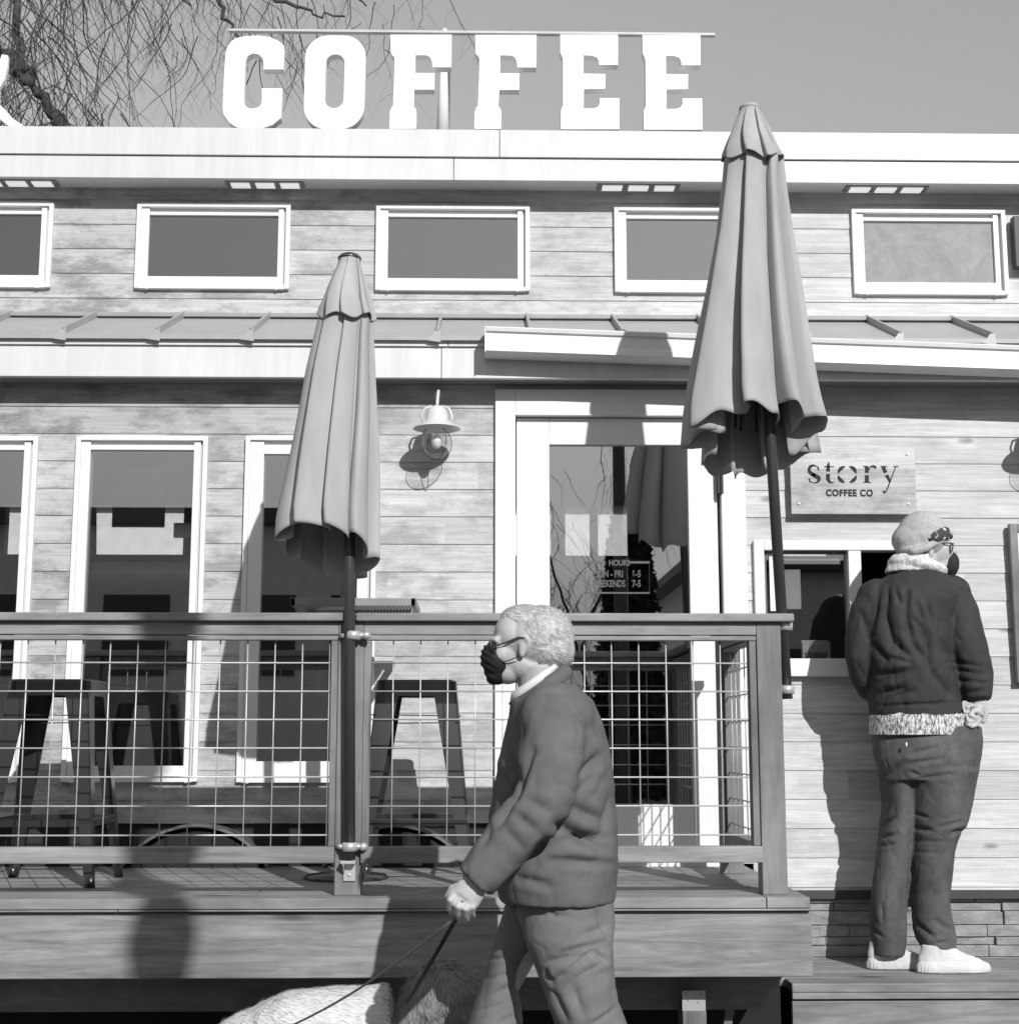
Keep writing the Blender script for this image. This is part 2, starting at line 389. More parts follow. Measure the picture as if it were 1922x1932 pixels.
# gutter on the right, running slightly downhill
gy = 6.215; gd = .115
a = P(916, 615, gy); xr = 5.6; b0 = P(1922, 651, gy); sl_ = (b0.z-a.z)/(b0.x-a.x)
prof = [(0, 0), (-.004, -.005), (.0, -.020), (.011, -.024), (.013, -.078), (.002, -.086), (.0, -.110), (.022, -.118), (gd, -.118), (gd, .0), (gd-.006, .0), (gd-.006, -.11), (.03, -.11), (.016, -.1), (.016, -.02), (.012, 0)]
gm = MB(); n = len(prof)
for xx in (a.x, xr):
    zz = a.z+sl_*(xx-a.x); gm.v += [Vector((xx, gy+p, zz+q)) for p, q in prof]
gm.f = [(i, (i+1) % n, (i+1) % n+n, i+n) for i in range(n)]
gm.box(a.x-.004, a.x, gy, gy+gd, a.z-.117, a.z)
gm.build('gutter', WHITE2, bld)
# skirt below the left part, wheel arches
SK = plank('skirt_board', .022, (1, 9, 9), .3)
zdk = Z(1690, YR)               # deck surface
MB().box(-5.0, xdoor0, D+.03, D+.06, zdk-.2, zskirt+.02).build('skirt', SK, bld)
BLK = plain('black_rubber', .012, .7, .3)
ALU = plain('fender_metal', .16, .4, .6, metal=.3, bump=.05)
for uc in (365, 745):
    c = P(uc, 1566+157, 6.42); R_ = .372
    f = MB(); pf = [(c.x+R_*math.cos(t), c.z+R_*math.sin(t)) for t in [math.pi*k/28 for k in range(29)]]
    q = [(c.x+(R_-.012)*math.cos(t), c.z+(R_-.012)*math.sin(t)) for t in [math.pi*k/28 for k in range(28, -1, -1)]]
    fe = f.prism(pf+q, 6.40, D+.04).build('wheel_arch', ALU, bld)
    MB().prism([(c.x+(R_-.03)*math.cos(t), c.z+(R_-.03)*math.sin(t)) for t in [2*math.pi*k/40 for k in range(40)]], 6.425, D+.02).build('tyre', BLK, fe, bevel=.02)
# stone base on the right
STN = NT('ledger_stone'); _s = STN.noise(7, (1, 1, 3), 8, .7, .5); STN.bump(_s, .8, .012); STN.set(.9, .2, 0, STN.rng(_s, .3, .7, .40, .15))
MB().box(xdoor1-.02, 5.2, D-.02, D+.02, Z(1697, D), zr_bot).build('flashing', DK, bld)
zw = Z(1811, D)
sb = MB().box(xdoor1-.02, 5.2, D+.03, D+.05, zw-.1, Z(1697, D)); z = zw-.03; rnd = random.Random(3)
while z < Z(1697, D)-.004:
    h = rnd.choice((.035, .05, .06)); h = min(h, Z(1697, D)-z-.001); x = xdoor1-.02
    while x < 5.1:
        l = rnd.uniform(.12, .42); yy = rnd.uniform(.0, .022); sb.box(x, x+l-.003, D+yy, D+.03, z, z+h-.0025); x += l
    z += h
sb.build('stone_base', STN.m, bld, bevel=.003)
# door ---------------------------------------------------------------
dx0, dx1, dz0, dz1 = door_op; dz0 = zdk+.01
i0, i1 = X(972, D, 784), X(1357, D, 870)
zi = Z(784, D-.02)
c = MB().box(dx0, i0, D-.03, D+.06, dz0, dz1-.0).box(i1, dx1, D-.03, D+.06, dz0, dz1).box(i0, i1, D-.03, D+.06, zi, dz1)
c.box(i0, i1, D-.045, D+.1, dz0-.02, dz0+.01)
c.build('door_casing', ALMOST, bld, bevel=.003)
g0, g1 = X(1036, D+.01, 838), X(1296, D+.01, 838)
zg1, zg0 = Z(838.5, D+.01), Z(1519, D+.01)
y0, y1 = D+.01, D+.055
dr = MB().box(i0+.006, g0, y0, y1, dz0+.02, zi-.004).box(g1, i1-.012, y0, y1, dz0+.02, zi-.004).box(g0, g1, y0, y1, dz0+.02, zg0).box(g0, g1, y0, y1, zg1, zi-.004)
dr = dr.build('door', plain('door_paint', .74, .4, .4, var=.02, bump=.03), bld, bevel=.003)
MB().box(g0-.003, g1+.003, y0+.02, y0+.026, zg0-.003, zg1+.003).build('pane', clear_glass('door_glass', .36, .9), dr)
for v in (902, 1300, 1600):
    hg = MB(); zc_ = Z(v, D); hg.box(i1-.013, i1+.010, D-.035, D+.02, zc_-.072, zc_+.072); hg.tube([(i1, D-.04, zc_-.075), (i1, D-.04, zc_+.075)], .007, 8)
    hg.build('hinge', DK, dr)
MB().tube([(i0+.085, y0-.05, Z(1330, D)), (i0+.085, y0-.05, Z(1210, D))], .012, 10).box(i0+.07, i0+.10, y0-.055, y0, Z(1330, D), Z(1325, D)).box(i0+.07, i0+.10, y0-.055, y0, Z(1215, D), Z(1210, D)).build('handle', plain('steel', .5, .3, metal=.8), dr)
# hours lettering in white on the glass
LET = plain('white_lettering', .75, .5, bump=0, var=.01)
yt = y0+.018
HC = crop(800, 700, 1.922)
def hx(x, y): u, v = HC(x, y); return P(u, v, yt)
h = MB()
p = hx(1318, 1308); q = text(None, 'HOURS', .036, None, None, (p.x, yt, p.z), sx=.80, bold=.0012); h.add(q.v, q.f)
p = hx(1243, 1362); q = text(None, 'MON - FRI', .043, None, None, (p.x, yt, p.z), sx=.70, bold=.001); h.add(q.v, q.f)
p = hx(1427, 1362); q = text(None, '6-5', .043, None, None, (p.x, yt, p.z), sx=.72, bold=.001); h.add(q.v, q.f)
p = hx(1243, 1408); q = text(None, 'WEEKENDS', .043, None, None, (p.x, yt, p.z), sx=.66, bold=.001); h.add(q.v, q.f)
p = hx(1427, 1408); q = text(None, '7-5', .043, None, None, (p.x, yt, p.z), sx=.72, bold=.001); h.add(q.v, q.f)
for (xa, ya, xb, yb) in ((1205, 1288, 1303, 1299), (1413, 1288, 1510, 1299), (1507, 1288, 1510, 1440), (1205, 1433, 1510, 1441), (1205, 1290, 1208, 1440)):
    A = hx(xa, ya); B = hx(xb, yb); h.box(A.x, B.x, yt-.001, yt+.0005, A.z, B.z)
h.build('hours_lettering', LET, dr)
# service window ------------------------------------------------------
x0, x1, z0, z1 = pass_op
xi0, xm0, xm1, xi1 = X(1439, D, 1040), X(1597, D, 1040), X(1621, D, 1040), x1-.045
zt_, zb_ = Z(1038, D), Z(1243, D)
f = MB().box(x0, xi0, D-.03, D+.06, z0, z1).box(xi1, x1, D-.03, D+.06, z0, z1).box(xi0, xi1, D-.03, D+.06, zt_, z1).box(xi0, xi1, D-.045, D+.08, z0, zb_)
f.box(xm0, xm1, D-.025, D+.06, zb_, zt_)
sw = f.build('window', ALMOST, bld, bevel=.003)
MB().box(xi0+.012, xm0-.003, D+.02, D+.025, zb_, zt_-.012).build('pane', clear_glass('service_glass', .22, .8), sw)
MB().box(xi0, xi0+.014, D+.005, D+.03, zb_, zt_).box(xi0, xm0, D+.005, D+.03, zt_-.012, zt_).build('sash', plain('sash', .12, .5), sw)
MB().box(X(1478, D, 1056), X(1588, D, 1056), D+.03, D+.045, Z(1062, D), Z(1048, D)).build('shade_rail', WHITE, sw, bevel=.003)
# interior
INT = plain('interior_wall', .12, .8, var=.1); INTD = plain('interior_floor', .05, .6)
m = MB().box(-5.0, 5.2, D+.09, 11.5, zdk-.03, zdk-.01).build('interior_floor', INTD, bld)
zc2 = zt-.06
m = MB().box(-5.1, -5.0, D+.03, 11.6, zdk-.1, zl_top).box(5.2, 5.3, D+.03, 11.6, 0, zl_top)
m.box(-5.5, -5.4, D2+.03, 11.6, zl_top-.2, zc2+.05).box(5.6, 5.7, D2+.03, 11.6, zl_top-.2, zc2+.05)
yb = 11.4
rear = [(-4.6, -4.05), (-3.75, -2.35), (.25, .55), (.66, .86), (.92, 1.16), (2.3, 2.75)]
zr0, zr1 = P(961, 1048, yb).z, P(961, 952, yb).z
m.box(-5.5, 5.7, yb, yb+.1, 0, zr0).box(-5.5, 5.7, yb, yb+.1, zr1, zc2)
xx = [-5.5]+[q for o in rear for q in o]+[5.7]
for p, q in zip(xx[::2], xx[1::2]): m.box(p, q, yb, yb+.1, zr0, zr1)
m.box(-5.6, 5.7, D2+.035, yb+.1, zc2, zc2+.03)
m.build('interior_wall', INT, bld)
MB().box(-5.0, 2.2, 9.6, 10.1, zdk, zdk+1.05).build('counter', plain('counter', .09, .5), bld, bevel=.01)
# duct hanging inside
A = P(150, 1086, 9.2); B = P(352, 1086, 9.2); Cc = P(480, 1086, 9.2); rr = .085
dm = MB().tube([A, Cc], rr, 20); dm.tube([B-Vector((.02, 0, 0)), B+Vector((.02, 0, 0))], rr+.012, 20)
MB.build(dm, 'duct', plain('galvanised', .55, .35, metal=.6), bld, smooth=False)
po = P(262, 940, 6.95); 
_p = MB().box(po.x-.125, po.x+.125, 6.95, 6.965, po.z-.14, po.z+.15).build('poster', plain('poster_back', .16, .7))
tag(_p, 'dark square poster seen through the tall window left of the small umbrella', 'poster')
sn = P(345, 1000, 7.0)
_p = MB().box(sn.x-.045, sn.x+.045, 7.0, 7.03, sn.z-.035, sn.z+.035).build('desk_sign', WHITE)
tag(_p, 'small white box standing behind the tall window, right of the dark poster', 'box')

nb = thing('house', 'white house behind the coffee shop, glimpsed through its windows', 'building', (0, 24, 0))
MB().box(-16, 16, 24, 30, 0, 5.2).build('wall', plain('white_render', .78, .8), nb)
MB().box(-16.3, 16.3, 23.8, 30.3, 5.2, 5.4).build('roof', DK, nb)
# ---------------------------------------------------------------- deck
DW = plank('deck_wood', .24, (1, 7, 7), .28); DWV = plank('post_wood', .19, (8, 8, 1), .25); DF = plank('deck_fascia_wood', .23, (1, 9, 13), .42, 2.6)
deck = thing('deck', 'raised wooden deck with a wide front board, running along the shop front', 'deck', (0, 5.3, zdk))
xR = X(1529, 5.24, 1780)
yF = 5.215
m = MB(); y = yF; k = 0
nz = Z(1720, yF) ; ztop = zdk
while y < D-.03:
    b = min(y+.138, D-.0)
    x = -5.0
    for xj in ((-2.1, 1.0) if k % 2 == 0 else (-.8, 2.2)):
        xe = min(xj, xR); 
        if xe > x: m.box(x, xe-.003, y, b, ztop-.036, ztop)
        x = xe
    if x < xR-.01: m.box(x, xR-.003, y, b, ztop-.036, ztop)
    y += .143; k += 1
m.build('deck_boards', DW, deck, bevel=.003)
MB().box(-5.0, X(222, yF-.002, 1705), yF-.004, yF+.03, nz, ztop-.038).box(X(222, yF, 1705)+.002, xR+.002, yF-.004, yF+.03, nz, ztop-.038).build('nosing', DW, deck, bevel=.004)
zf0 = Z(1845.5, 5.235)
MB().box(-5.0, xR+.004, 5.235, 5.275, zf0, nz-.004).build('fascia_board', DF, deck, bevel=.004)
MB().box(xR-.036, xR, 5.28, D-.05, zf0, ztop-.04).build('end_board', DF, deck, bevel=.003)
bm_ = Z(1907, 5.50)
poly = [(-5.0, bm_), (X(1428, 5.50, 1907), bm_), (X(1482, 5.50, 1866), zf0-.03), (X(1510, 5.50, 1846), zf0+.06), (-5.0, zf0+.06)]
MB().prism(poly, 5.50, 5.54).build('beam', plank('beam_wood', .16, (1, 6, 6), .3), deck)
xp0, xp1 = X(1287, 5.40, 1880), X(1332, 5.40, 1880)
MB().box(xp0, xp1, 5.40, 5.52, 0, Z(1910, 5.40)).build('post', DWV, deck, bevel=.004)
GAL = plain('galvanised_steel', .42, .45, .6, metal=.4, var=.15, bump=.1)
br = MB().box(xp0+.001, xp1-.001, 5.412, 5.418, Z(1912, 5.4), Z(1872, 5.4))
for a, b in ((.2, .82), (.8, .8), (.28, .55), (.68, .45)):
    c0 = Vector((xp0+(xp1-xp0)*a, 5.412, Z(1912, 5.4)+(Z(1872, 5.4)-Z(1912, 5.4))*b)); br.ell(c0, (.004, .004, .004), 8, 6)
br.build('bracket', GAL, deck)
MB().beam((X(1362, 5.6, 1932), 5.6, Z(1990, 5.6)), (X(1378, 5.6, 1905), 5.6, Z(1895, 5.6)), .03, .03).build('brace', DWV, deck)
for xx in (): MB().box(xx, xx+.09, 5.47, 5.56, 0, bm_).build('post', DWV, deck)
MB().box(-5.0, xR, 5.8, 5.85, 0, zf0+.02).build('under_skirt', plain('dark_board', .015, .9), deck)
# walkway on the right -------------------------------------------------
walk = thing('walkway', 'low wooden walkway right of the deck where a man stands', 'walkway', (2.5, 6.0, zw))
yW = 5.86; xwl = X(1494, yW, 1870)
zn = Z(1888, yW)
ztw = zw
wm = MB(); y = yW
while y < D-.01: wm.box(xwl+(.0 if y < 5.99 else -.02), 5.2, y, min(y+.138, D+.02), ztw-.036, ztw); y += .142
wm.build('deck_boards', DW, walk, bevel=.006)
MB().box(xwl, 5.2, yW-.004, yW+.03, zn, ztw-.036).build('nosing', DF, walk, bevel=.004)
MB().box(xwl, 5.2, yW+.004, yW+.04, 0, zn-.008).build('fascia_board', DF, walk, bevel=.003)
# ---------------------------------------------------------------- railing
rail = thing('deck_railing', 'wooden deck railing with square wire mesh panels and a flat top rail', 'railing', (0, YR, zdk))
capz1, capz0 = Z(1156.5, YR-.026), Z(1172, YR-.026)
yc0, yc1 = YR-.026, YR+.115
def pole_notch(): pass
uL = X(648, yc0, 1165); uR2 = X(671, yc0, 1165)
xcapR = X(1498, yc0, 1162)
MB().box(-5.0, uL, yc0, yc1, capz0, capz1).build('top_rail', DW, rail, bevel=.005)
MB().box(uR2, xcapR, yc0, yc1, capz0, capz1).box(uL, uR2, yc0+.018, yc1, capz0, capz1).build('top_rail', DW, rail, bevel=.005)
def postx(u0, u1, v): return X(u0, YR, v), X(u1, YR, v)
p1 = postx(634, 683, 1450); p2 = postx(1433, 1480, 1450); p0 = (p1[0]-1.55, p1[1]-1.55); p00 = (p0[0]-1.55, p0[1]-1.55)
for p in (p00, p0, p1, p2): MB().box(p[0], p[1], YR, YR+.088, zdk, capz0-.001).build('post', DWV, rail, bevel=.004)
s1, s0 = Z(1180, YR), Z(1198, YR); t1, t0 = Z(1199.5, YR), Z(1208, YR)
b1, b0 = Z(1598, YR-.02), Z(1629, YR-.02)
WIRE = plain('galvanised_wire', .55, .4, .6, metal=.25, var=.1)
def panel(xa, xb, name='wire_mesh', uv0=None):
    MB().box(xa, xb, YR+.001, YR+.04, s0, capz0-.001).box(xa, xb, YR+.006, YR+.05, t0, t1).build('sub_rail', DW, rail, bevel=.003)
    MB().box(xa, xa+.026, YR+.01, YR+.05, b1, t0).build('trim', DWV, rail, bevel=.003); MB().box(xb-.026, xb, YR+.01, YR+.05, b1, t0).build('trim', DWV, rail, bevel=.003)
    MB().box(xa+.0, xb, YR-.02, YR+.03, b0, b1).build('bottom_rail', DF, rail, bevel=.004)
    m = MB(); r = .0026; ym = YR+.034
    zz = [Z(v, ym) for v in (1251, 1304.5, 1358, 1412, 1466.5, 1521, 1575.5)]
    rw = random.Random(int(xa*100))
    for z in zz: m.tube([(xa+.01, ym-.003, z+rw.uniform(-.001, .001)), (xb-.01, ym-.003, z+rw.uniform(-.001, .001))], r*1.25, 6)
    n0 = X(622.5, ym, 1230); pt_ = (X(622.5, ym, 1230)-X(52.3, ym, 1230))/11
    if uv0 is not None: n0 = uv0
    k = math.ceil((xa+.015-n0)/pt_)
    while n0+k*pt_ < xb-.012:
        x = n0+k*pt_; m.tube([(x, ym, t0+.01), (x+rw.uniform(-.0015, .0015), ym, b1-.005)], r, 6); k += 1
    m.build(name, WIRE, rail, smooth=True)
panel(p00[1], p0[0]); panel(p0[1], p1[0])
ym = YR+.034
panel(p1[1], p2[0], uv0=X((900+372/1.922)/1.294, ym, 1230))
# side run of the railing, going back from the corner post
xs = p2[0]+.02; ye = 6.10
MB().box(xs-.02, xs+.03, YR+.09, ye, s0, s1).box(xs-.01, xs+.02, YR+.09, ye, t0, t1).build('sub_rail', DW, rail, bevel=.003)
MB().box(xs-.05, xs+.09, YR+.10, ye+.09, capz0, capz1).build('top_rail', DW, rail, bevel=.005)
MB().box(xs-.02, xs+.04, YR+.09, ye, b0, b1).build('bottom_rail', DF, rail, bevel=.004)
MB().box(xs-.03, xs+.058, ye, ye+.088, zdk, capz0-.001).build('post', DWV, rail, bevel=.004)
MB().box(xs-.01, xs+.02, YR+.09, YR+.115, b1, t0).build('trim', DWV, rail); MB().box(xs-.01, xs+.02, ye-.025, ye, b1, t0).build('trim', DWV, rail)
m = MB()
for v in (1251, 1304.5, 1358, 1412, 1466.5, 1521, 1575.5): m.tube([(xs+.003, YR+.1, Z(v, ym)), (xs+.003, ye-.01, Z(v, ym))], .0032, 6)
y = YR+.17
while y < ye-.03: m.tube([(xs, y, t0+.01), (xs, y, b1-.005)], .0026, 6); y += .1016
m.build('wire_mesh', WIRE, rail, smooth=True)
# ---------------------------------------------------------------- umbrellas
CAN = NT('canopy_fabric'); _w = CAN.noise(9, (1, 1, .25), 6, .6); CAN.bump(CAN.noise(30, (1, 1, .12), 6, .7), .35, .004); CAN.set(.85, .15, 0, CAN.rng(_w, .3, .7, .34, .44))
CANs = CAN.m
PM = plain('dark_pole', .045, .35, .6, var=.2, scale=10, vec=(6, 6, .3), bump=.03)
CH = plain('cast_clamp', .62, .3, .7, metal=.5, var=.1)
def smooth01(x): x = max(0, min(1, x)); return x*x*(3-2*x)
def folded(N, edges, depthf, zs, hem, over, seed, amp, phase, name, parent, thick=.004, mat=None, sharp=.16):
    """closed umbrella cloth: N overlapping folds; edges(t)->(xl,xr) silhouette, depthf(t) half depth, zs(t) height; hem(angle)->drop of lower edge."""
    rnd = random.Random(seed); fw = [1+rnd.uniform(-.16, .16) for _ in range(N)]; tot = sum(fw); cum = [0]
    for q in fw: cum.append(cum[-1]+q/tot)
    ov = [over*rnd.uniform(.7, 1.3) for _ in range(N)]
    T = 44; S = 18; vs = []
    prof = []
    for k in range(N):
        a0, a1 = cum[k], cum[k+1]; wd = a1-a0
        for j in range(S):
            s = j/(S-1)
            if s < .8:
                q = s/.8; ang = a0+(wd*(1+ov[k]))*q; rad = 1-amp*.85+amp*.85*(q**.75)
                if q > .88: rad -= amp*.10*((q-.88)/.12)**2
            else:
                q = (s-.8)/.2; ang = a0+wd*(1+ov[k])-wd*ov[k]*q; rad = 1-amp*.16-amp*.3*min(1, q*3)-(amp*.39)*smooth01(q)
            prof.append((ang, rad, k))
    n = len(prof)
    for i in range(T+1):
        t = i/T
        for ang, rad, k in prof:
            tw = phase+.016*math.sin(3*t+k); am = smooth01(t*5+.3)
            q = -2*math.pi*(ang+tw)
            xl, xr = edges(t); cx = (xl+xr)/2; rx = (xr-xl)/2
            r = 1-(1-rad)*am*(.75+.25*t)
            wob = 1+.018*math.sin(9*t+k*2.1)*t
            cy, ry = depthf(t)
            d = hem(q, k)*max(0, (t-.72)/.28)**1.3
            vs.append((cx+rx*r*wob*math.sin(q), cy-ry*r*wob*math.cos(q), zs(t)-d))
    fs = [(i*n+j, (i+1)*n+j, (i+1)*n+(j+1) % n, i*n+(j+1) % n) for i in range(T) for j in range(n)]
    o = MB().add(vs, fs).build(name, mat or CANs, parent, smooth=True)
    so = o.modifiers.new('thickness', 'SOLIDIFY'); so.thickness = thick; so.offset = -1
    return o
def interp(tab, t):
    for (a, x), (b, y) in zip(tab, tab[1:]):
        if t <= b: return x+(y-x)*(t-a)/(b-a)
    return tab[-1][1]
def umbrella(name_label, Yp, C, capc, cap_w, capm, wid, frill, canopy, pole_u, pole_top_v, pole_bot_v, clamps, seed, N, phase, hemf, front, amp, over, depth):
    base = P(pole_u, pole_bot_v, Yp)
    u = thing('patio_umbrella', name_label, 'umbrella', base, 'closed patio umbrellas')
    # silhouettes (crop coordinates) -> metres
    def X_(x, y): a, b = C(x, y); return P(a, b, Yp).x
    def Z_(y): a, b = C(capc[0], y); return P(a, b, Yp).z
    yt_, yb_ = canopy[0][0], canopy[-1][0]
    L = [((y-yt_)/(yb_-yt_), X_(l, y)) for y, l, r in canopy]; R = [((y-yt_)/(yb_-yt_), X_(r, y)) for y, l, r in canopy]
    zt0, zt1 = Z_(yt_), Z_(yb_)
    w0 = lambda t: (interp(R, t)-interp(L, t))/2
    folded(N, lambda t: ((interp(L, t)+interp(R, t))/2-w0(t)*wid, (interp(L, t)+interp(R, t))/2+w0(t)*wid), lambda t: (Yp, min(w0(t)*depth, .2)), lambda t: zt0+(zt1-zt0)*t, hemf, over, seed, amp, phase, 'canopy', u, .003)
    fy0, fy1 = frill[0][0], frill[-1][0]
    L2 = [((y-fy0)/(fy1-fy0), X_(l, y)) for y, l, r in frill]; R2 = [((y-fy0)/(fy1-fy0), X_(r, y)) for y, l, r in frill]
    f0, f1 = Z_(fy0), Z_(fy1)
    w2 = lambda t: (interp(R2, t)-interp(L2, t))/2
    folded(N, lambda t: (interp(L2, t), interp(R2, t)), lambda t: (Yp, w2(t)*.95+.004), lambda t: f0+(f1-f0)*t, lambda q, k: .012*math.sin(5*q)+.015*math.cos(q), over*.8, seed+3, .34, phase+.02, 'vent_flap', u, .003)
    c = Vector((X_(*capc), Yp, Z_(capc[1]))); r = cap_w
    MB().lathe(c, [(0, .020), (r*.35, .018), (r*.8, .010), (r, .000), (r*1.02, -.006), (r*.9, -.010), (0, -.012)], 28).build('top_cap', capm, u, smooth=True)
    pt = P(pole_u, pole_top_v, Yp)
    MB().tube([(base.x, Yp, base.z), (c.x, Yp, c.z-.02)], .0205, 20).build('pole', PM, u, smooth=True)
    rb = MB()
    for k in range(N):
        q = 2*math.pi*(k+.5)/N+phase*6; rb.tube([(c.x+.03*math.sin(q), Yp-.03*math.cos(q), c.z-.1), (c.x+.085*math.sin(q), Yp-.085*math.cos(q), zt1+.06)], .006, 6)
    rb.build('ribs', PM, u)
    for v in clamps:
        z = P(pole_u, v, Yp).z
        cm = MB().lathe((base.x, Yp, z), [(.021, -.016), (.027, -.014), (.029, 0), (.027, .014), (.021, .016)], 24)
        cm.tube([(base.x+.02, Yp, z), (base.x+.045, Yp+.02, z)], .012, 10) if front else cm.tube([(base.x-.02, Yp, z), (base.x-.04, Yp, z)], .012, 10)
        if front: cm.tube([(base.x-.028, Yp-.0, z), (base.x-.047, Yp+.03, z)], .009, 10); cm.ell((base.x+.047, Yp-.0, z), (.017, .017, .015), 12, 8)
        cm.build('clamp', CH, u, smooth=True)
    return u
CL = crop(650, 600, 2.274); CR_ = crop(1700, 220, 1.9725)
YL = YR-.035
u1 = umbrella('small closed grey umbrella strapped to the front railing post, left of the doorway', YL, CL, (462, 66), .044, plain('cap_metal', .09, .25, .7, metal=.5), 1.04,
    [(75, 403, 522), (110, 392, 530), (230, 335, 565), (345, 290, 605), (400, 276, 622)],
    [(330, 320, 575), (430, 285, 592), (700, 222, 604), (1000, 165, 618), (1300, 105, 628), (1530, 60, 634), (1660, 52, 637)],
    659.5, 1100, 1622, (1199, 1598), 5, 8, .10, lambda q, k: .02-.075*math.cos(q)+.012*math.sin(2*q+k)+.03*math.sin(q), True, .42, .14, .85)
hb = MB(); zz = Z(1630, YR); xx = P(659, 1640, YR).x
hb.box(xx-.028, xx+.024, YR-.05, YR-.002, Z(1628, YR), Z(1622, YR)).box(xx-.02, xx+.022, YR-.008, YR-.002, Z(1662, YR), Z(1628, YR))
hb.beam((xx-.018, YR-.045, Z(1628, YR)), (xx-.018, YR-.008, Z(1645, YR)), .006, .01); hb.ell((xx, YR-.01, Z(1650, YR)), (.006, .004, .006), 8, 6)
hb.build('pole_bracket', CH, rail, bevel=.002)
YU = YR+.03
u2 = umbrella('large closed grey umbrella strapped to the corner post of the railing, right of the doorway', YU, CR_, (255, 84), .040, CANs, 1.08,
    [(95, 207, 305), (130, 190, 322), (230, 145, 372), (300, 118, 408), (335, 112, 425)],
    [(280, 150, 385), (345, 136, 412), (700, 95, 458), (1000, 42, 508), (1300, -15, 562), (1560, -62, 607), (1700, -75, 635)],
    1484.5, 900, 1319, (1182, 1301.5), 11, 8, .045, lambda q, k: .02-.105*math.cos(q)+.035*math.sin(2*q+k*1.7)-.01*math.sin(q)+.012*math.sin(11*q), False, .62, .10, .85)
# ---------------------------------------------------------------- stools and table
GM = plain('gunmetal', .085, .28, .8, metal=.75, var=.15, scale=4, bump=.05)
def stool(label, loc):
    s = thing('bar_stool', label, 'stool', loc, 'metal bar stools on the deck'); L = Vector(loc)
    h = .775; w = .155; zt = L.z+h
    m = MB(); rr = .035
    def rsq(w_, z): 
        pts = []
        for cx, cy, a0 in ((1, 1, 0), (-1, 1, 90), (-1, -1, 180), (1, -1, 270)):
            for k in range(5):
                a = math.radians(a0+k*22.5); pts.append((L.x+cx*(w_-rr)+rr*math.cos(a), L.y+cy*(w_-rr)+rr*math.sin(a), z))
        return pts
    rings = [rsq(w-.006, zt-.002), rsq(w-.006, zt), rsq(w, zt-.006), rsq(w+.002, zt-.05), rsq(w+.003, zt-.062)]
    n = 20
    m.v = [Vector(p) for r in rings for p in r]; m.f = [(i*n+k, i*n+(k+1) % n, (i+1)*n+(k+1) % n, (i+1)*n+k) for i in range(4) for k in range(n)]+[tuple(range(n))]
    st = m.build('seat', GM, s, fix=True); mo = st.modifiers.new('t', 'SOLIDIFY'); mo.thickness = .002; mo.offset = -1
    for sx in (-1, 1):
        for sy in (-1, 1):
            lm = MB(); a = Vector((L.x+sx*(w+.001), L.y+sy*(w+.001), zt-.05)); b = Vector((L.x+sx*.222, L.y+sy*.222, L.z))
            ring = []
            for t in (0, .12, .5, .9, 1.0):
                p = a.lerp(b, t); wd = .088*(1-t)+.030*t
                cr = [(-wd, 0), (-.02, 0), (-.006, -.002*0), (0, -.006), (0, -.02), (0, -wd)]
                th = .003
                cr2 = [(x-th if i > 2 else x, y-th if i < 3 else y) for i, (x, y) in enumerate(cr)]
                for x, y in cr+cr2[::-1]: ring.append(Vector((p.x+sx*x, p.y+sy*y, p.z)))
            k = 12; lm.v = ring; lm.f = [(i*k+j, i*k+(j+1) % k, (i+1)*k+(j+1) % k, (i+1)*k+j) for i in range(4) for j in range(k)]+[tuple(range(k)), tuple(4*k+j for j in range(k))]
            lm.build('leg', GM, s)
            MB().tube([(b.x-sx*.012, b.y-sy*.012, L.z+.045), (b.x-sx*.010, b.y-sy*.010, L.z+.001)], [.013, .016], 10).build('foot', plain('foot_rubber', .25, .3) if False else GM, s, smooth=True)
    zb = L.z+.235; o = .198
    fr = MB()
    for a, b in (((-o, -o), (o, -o)), ((o, -o), (o, o)), ((o, o), (-o, o)), ((-o, o), (-o, -o))):
        fr.beam((L.x+a[0], L.y+a[1], zb), (L.x+b[0], L.y+b[1], zb), .006, .028)
    fr.build('footrest', GM, s, bevel=.002)
    o = .165; zz = L.z+.64
    MB().beam((L.x-o, L.y-o, zz), (L.x+o, L.y+o, zz-.0), .02, .004).beam((L.x-o, L.y+o, zz-.03), (L.x+o, L.y-o, zz-.03), .02, .004).build('cross_brace', GM, s)
    return s
yS = 5.83
s1_ = stool('dark metal bar stool behind the left mesh panel, nearest the left edge', (P(95, 1300, yS-.15).x, yS-.03, zdk))
s2_ = stool('dark metal bar stool behind the mesh between the railing post and the walking man', (P(785, 1300, yS-.15).x, yS, zdk))
s3_ = None and stool('dark metal bar stool at the left edge, behind the other stools of the left panel', (P(-72, 1300, yS-.15).x, yS+.12, zdk))
tb = thing('bar_table', 'square slatted metal bar table seen from below behind the railing', 'table', (0, 5.9, zdk))
ya = 5.72; A = P(548, 1128, ya); B = P(784, 1128, ya); yb2 = 6.16; zt_t, zt_b = A.z, Z(1144, ya)
TM = plain('table_metal', .26, .45, .5, var=.1)
m = MB().box(A.x, B.x, ya, ya+.02, zt_b, zt_t).box(A.x, B.x, yb2-.02, yb2, zt_b, zt_t).box(A.x, A.x+.02, ya, yb2, zt_b, zt_t).box(B.x-.02, B.x, ya, yb2, zt_b, zt_t); m.build('frame', TM, tb, bevel=.003)
m = MB(); x = A.x+.03
while x < B.x-.03: m.box(x, x+.008, ya+.02, yb2-.02, zt_t-.012, zt_t-.004); x += .0135
m.build('slats', TM, tb)
px = P(657, 1400, 5.94).x
MB().tube([(px, 5.94, zdk+.02), (px, 5.94, zt_b)], .03, 16).build('pedestal', GM, tb, smooth=True)
